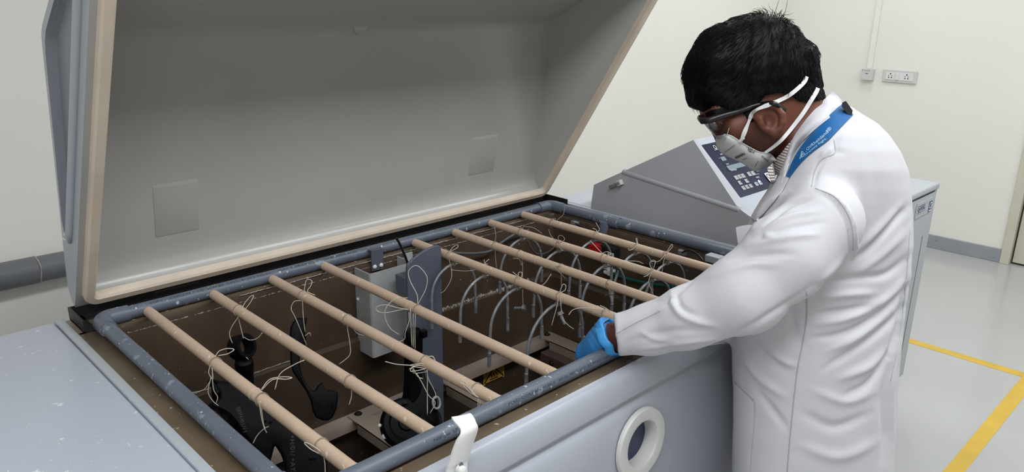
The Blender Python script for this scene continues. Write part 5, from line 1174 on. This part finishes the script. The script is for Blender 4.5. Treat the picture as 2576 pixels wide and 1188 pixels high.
bp_ = [(2119, 258), (2128, 254), (2145, 278), (2143, 289), (2137, 293), (2117, 268)]
bz_ = float(GA[0][:, 2].min()); Bz = [[K(x, y, bz_-.007) for x, y in bp_], [K(x, y, bz_+.008) for x, y in bp_]]
n_ = len(bp_); V = np.array(Bz[0]+Bz[1]); F = [tuple(range(n_)), tuple(range(2*n_-1, n_-1, -1))]+[(i, i+n_, (i+1) % n_+n_, (i+1) % n_) for i in range(n_)]
bk_ = obj('lanyard_buckle', (to_world(V), F), 'rubber_black', man); 
# ---- mask
rid = [(1800, 343), (1800, 360), (1806, 376), (1822, 390), (1848, 402), (1872, 414), (1890, 427), (1906, 431), (1924, 421), (1942, 413), (1951, 407)]
edg = [(1822, 338), (1838, 342), (1852, 350), (1864, 358), (1880, 368), (1895, 376), (1910, 383), (1926, 385), (1938, 389), (1946, 397), (1951, 405)]
Rr = cat_rom(rid, 4); Ee = cat_rom(edg, 4); G = []
for i, (a, b) in enumerate(zip(Rr, Ee)):
    row = []; s0 = i/(len(Rr)-1); de = min(sc_head.hit(*b, .003, 1.42)[2], 1.43); dc_ = DH
    for t in np.linspace(0, 1, 14):
        q = a+(b-a)*t; row.append(K(q[0], q[1], dc_+(de-dc_)*(math.sin(t*math.pi/2)**.8)-.004*math.sin(math.pi*t)))
    G.append(row)
GM = np.array(G)
g = join(grid(G), grid([r[::-1] for r in mir2] if False else [[np.array([q[0]*(2*DH-q[2])/q[2], q[1]*(2*DH-q[2])/q[2], 2*DH-q[2]]) for q in r] for r in G]))
mask = obj('face_mask', (to_world(thick(g, .0016)[0]), thick(g, .0016)[1]), 'mask_white', man, smooth=50, label='white folded respirator with black print')
g = tube(np.array([r[-1] for r in G])+np.array([0, 0, -.0008]), .0013, 6); obj('mask_edge', (to_world(g[0]), g[1]), 'mask_white', mask, smooth=180)
sk_m = Skin((GM.reshape(-1, 3), np.array(grid(G)[1])))
c21 = crop(1780, 320, 8.486)
def mline(pts, r=.0004, name='mask_crease', m='print_grey'):
    P = [sk_m.hit(*c21(*q), .0016, 1.42) for q in cat_rom(np.array(pts, float), 4)]; g = tube(np.array(P), r, 5); obj(name, (to_world(g[0]), g[1]), m, mask)
mline([(360, 545), (480, 460), (590, 370)]); mline([(1010, 850), (1050, 780), (1080, 725)])
def mtext(s, a, b, sz, bold=0.):           # text on the mask from pixel a to pixel b (crop coordinates)
    a = np.array(a, float); b = np.array(b, float); e = (b-a); L = np.linalg.norm(e); e /= L; n2 = np.array([e[1], -e[0]])
    V, F = text_geo(s, 1., bold=bold); V[:, 0] *= L/(V[:, 0].max()); V[:, 1] *= sz
    V2 = [sk_m.hit(*c21(*(a+e*x+n2*y)), .0016, 1.42) for x, y in V[:, :2]]; obj('mask_print', (to_world(V2), F), 'print_black', mask)
mtext('9004IN', (592, 668), (790, 570), 78, .02); mtext('Venus', (745, 705), (838, 660), 42); mtext('ISI', (895, 500), (985, 450), 95, .02); mtext('IS 9473', (835, 440), (900, 410), 40); mtext('CM/L-84', (965, 575), (1050, 500), 36); mtext('IN03', (1150, 615), (1290, 735), 62); mtext(':::', (480, 195), (570, 215), 60)
mline([(868, 470), (900, 425), (990, 430), (1003, 480), (985, 525), (930, 530), (872, 505), (868, 470)], .0005, 'mask_print', 'print_black')
# straps
def ribbon(pts, sk, wpx, off, name, m, par=man, dflt=1.42, th=.0012):
    C = cat_rom(np.array(pts, float), 6); T = np.gradient(C, axis=0); T /= np.linalg.norm(T, axis=1)[:, None]; Nn = np.stack([-T[:, 1], T[:, 0]], 1)
    w_ = np.array([wpx(i/(len(C)-1)) if callable(wpx) else wpx for i in range(len(C))])
    dd = np.array([sk.hit(*c, off, dflt)[2] for c in C])
    for _ in range(10): dd[1:-1] = np.minimum(dd[1:-1], (dd[:-2]+dd[2:])/2+.0002)
    G = [[K(*(c+n*k*w/2), d) for k in (-1, 0, 1)] for c, n, w, d in zip(C, Nn, w_, dd)]
    g = thick(grid(G), th); return obj(name, (to_world(g[0]), g[1]), m, par, smooth=60)
ribbon([(1862, 360), (1872, 335), (1882, 310), (1890, 290), (1902, 277), (1925, 267), (1945, 260)], sc_head, lambda t: 7+4*math.sin(t*9)**2, .004, 'mask_strap', 'strap_white')
ribbon([(1938, 262), (1958, 254), (1985, 240), (2010, 220), (2024, 205), (2029, 193)], sc_hair, 10, .003, 'mask_strap', 'strap_white')
ribbon([(1925, 384), (1945, 370), (1968, 350), (1995, 318), (2020, 285), (2042, 250), (2053, 232), (2057, 222)], sc_hair, lambda t: 6+4.5*math.sin(min(1, t*1.4+.1)*math.pi/2), .003, 'mask_strap', 'strap_white')
P = [sc_head.hit(*q, .005, 1.42) for q in ((1859, 357), (1871, 347))]
g = tube(np.array(P), .0028, 8); obj('strap_tab', (to_world(g[0]), g[1]), 'strap_white', mask)
# ---- glasses
def gl(x, y, d): return K(x, y, DH-d)
armp = [gl(1766, 304, .052), gl(1785, 302, .066), (1815, 293), (1850, 283), (1885, 271), (1915, 262), (1938, 259), (1955, 264), (1974, 276)]
ap_ = [q if len(q) == 3 and not isinstance(q[0], int) else None for q in armp]
P = []
for i, q in enumerate(armp):
    if i < 2: P.append(q)
    else:
        h = sc_hair.hit(*q, .005, 1.40); P.append(K(*q, min(h[2], 1.392 if i < 6 else 1.384)))
P = cat_rom(np.array(P), 6); Rg = np.interp(np.linspace(0, 1, len(P)), [0, .2, .6, .85, 1], [.0065, .0062, .0040, .0040, .0036])
ribbon([(1778, 290), (1795, 282), (1820, 277), (1850, 276)], sc_head, lambda t: 15-7*t, .0015, 'eyebrow_shade', 'hair', th=.002)  # eyebrow strip, also darkening the skin above the glasses in place of shade
gls = None
def both(g): 
    V = np.asarray(g[0]); W_ = V.copy(); W_[:, 2] = 2*DH-V[:, 2]; W_[:, :2] = V[:, :2]*(W_[:, 2]/V[:, 2])[:, None]; n = len(V); return np.vstack([V, W_]), list(map(tuple, g[1]))+[tuple(i+n for i in f)[::-1] for f in g[1]]
ga = tube(P, Rg, 10)
br_ = [gl(1785, 302, .066), gl(1772, 303, .058), gl(1764, 301, .040), gl(1761, 297, .018), gl(1761, 296, .0)]
gb = tube(cat_rom(np.array(br_), 6), .0056, 10)
br2 = [gl(1768, 285, .050), gl(1764, 290, .044), gl(1764, 300, .044)]
g = both(join(ga, gb)); gls = obj('safety_glasses', (to_world(g[0]), g[1]), 'glasses_black', man, smooth=60, label='black framed safety glasses')
tl = cat_rom(np.array([gl(1838, 300, .070), gl(1815, 304, .069), gl(1790, 308, .066), gl(1774, 308, .056), gl(1767, 307, .036), gl(1765, 304, .012)]), 4)
bl_ = cat_rom(np.array([gl(1834, 322, .067), gl(1828, 340, .064), gl(1817, 350, .058), gl(1808, 351, .046), gl(1799, 343, .030), gl(1786, 326, .012)]), 4)
G = [[a+(b-a)*t+np.array([-.0015, 0, -.002])*math.sin(math.pi*t) for t in np.linspace(0, 1, 6)] for a, b in zip(tl, bl_)]
g = both(thick(grid(G), .0012)); obj('lens', (to_world(g[0]), g[1]), 'lens', gls, smooth=60)
g = both(tube(bl_, .0007, 6)); obj('lens_rim', (to_world(g[0]), g[1]), 'shield_grey', gls, smooth=180)
for s_ in (-1, 1):
    c = p(1797, 314, s_*.031); g = lathe([(.0001, .0118), (.004, .0112), (.008, .0085), (.011, .004), (.0118, 0), (.008, -.008), (.0001, -.0118)], c, np.array([-.8, .45, 0]), 18)
    obj('eye', (to_world(g[0]), g[1]), 'eye', man, smooth=180)
# ---- trousers and shoes (below the picture edge)
hz = to_world(K(2055, 1440, dv(1440))[None])[0]
fw = -_r*.985+np.array([_f[0], _f[1], 0])/.954*.17; fw[2] = 0; fw /= np.linalg.norm(fw); lf = np.array([-fw[1], fw[0], 0])
gs = []
for s_ in (-1, 1):
    hp = np.array([hz[0], hz[1], .62])+lf*s_*.095; an = np.array([hz[0], hz[1], .09])+lf*s_*.11
    gs.append(tube(np.array([hp, hp*.5+an*.5+fw*.01, an]), [.095, .075, .065], 20))
    sp = an-np.array([0, 0, an[2]])
    rows2 = [[sp+fw*x+lf*y*wd_+np.array([0, 0, max(0, z)*hh_]) for y, z in [(math.cos(t), math.sin(t)+.15) for t in np.linspace(0, 2*math.pi, 17)]] for x, wd_, hh_ in ((-.085, .005, .02), (-.08, .035, .08), (-.03, .04, .10), (.04, .04, .09), (.10, .046, .055), (.15, .042, .04), (.18, .02, .025), (.185, .004, .01))]
    obj('shoe', grid(rows2), 'shoe', man, smooth=60)
obj('trousers', join(*gs), 'trousers', man, smooth=60)
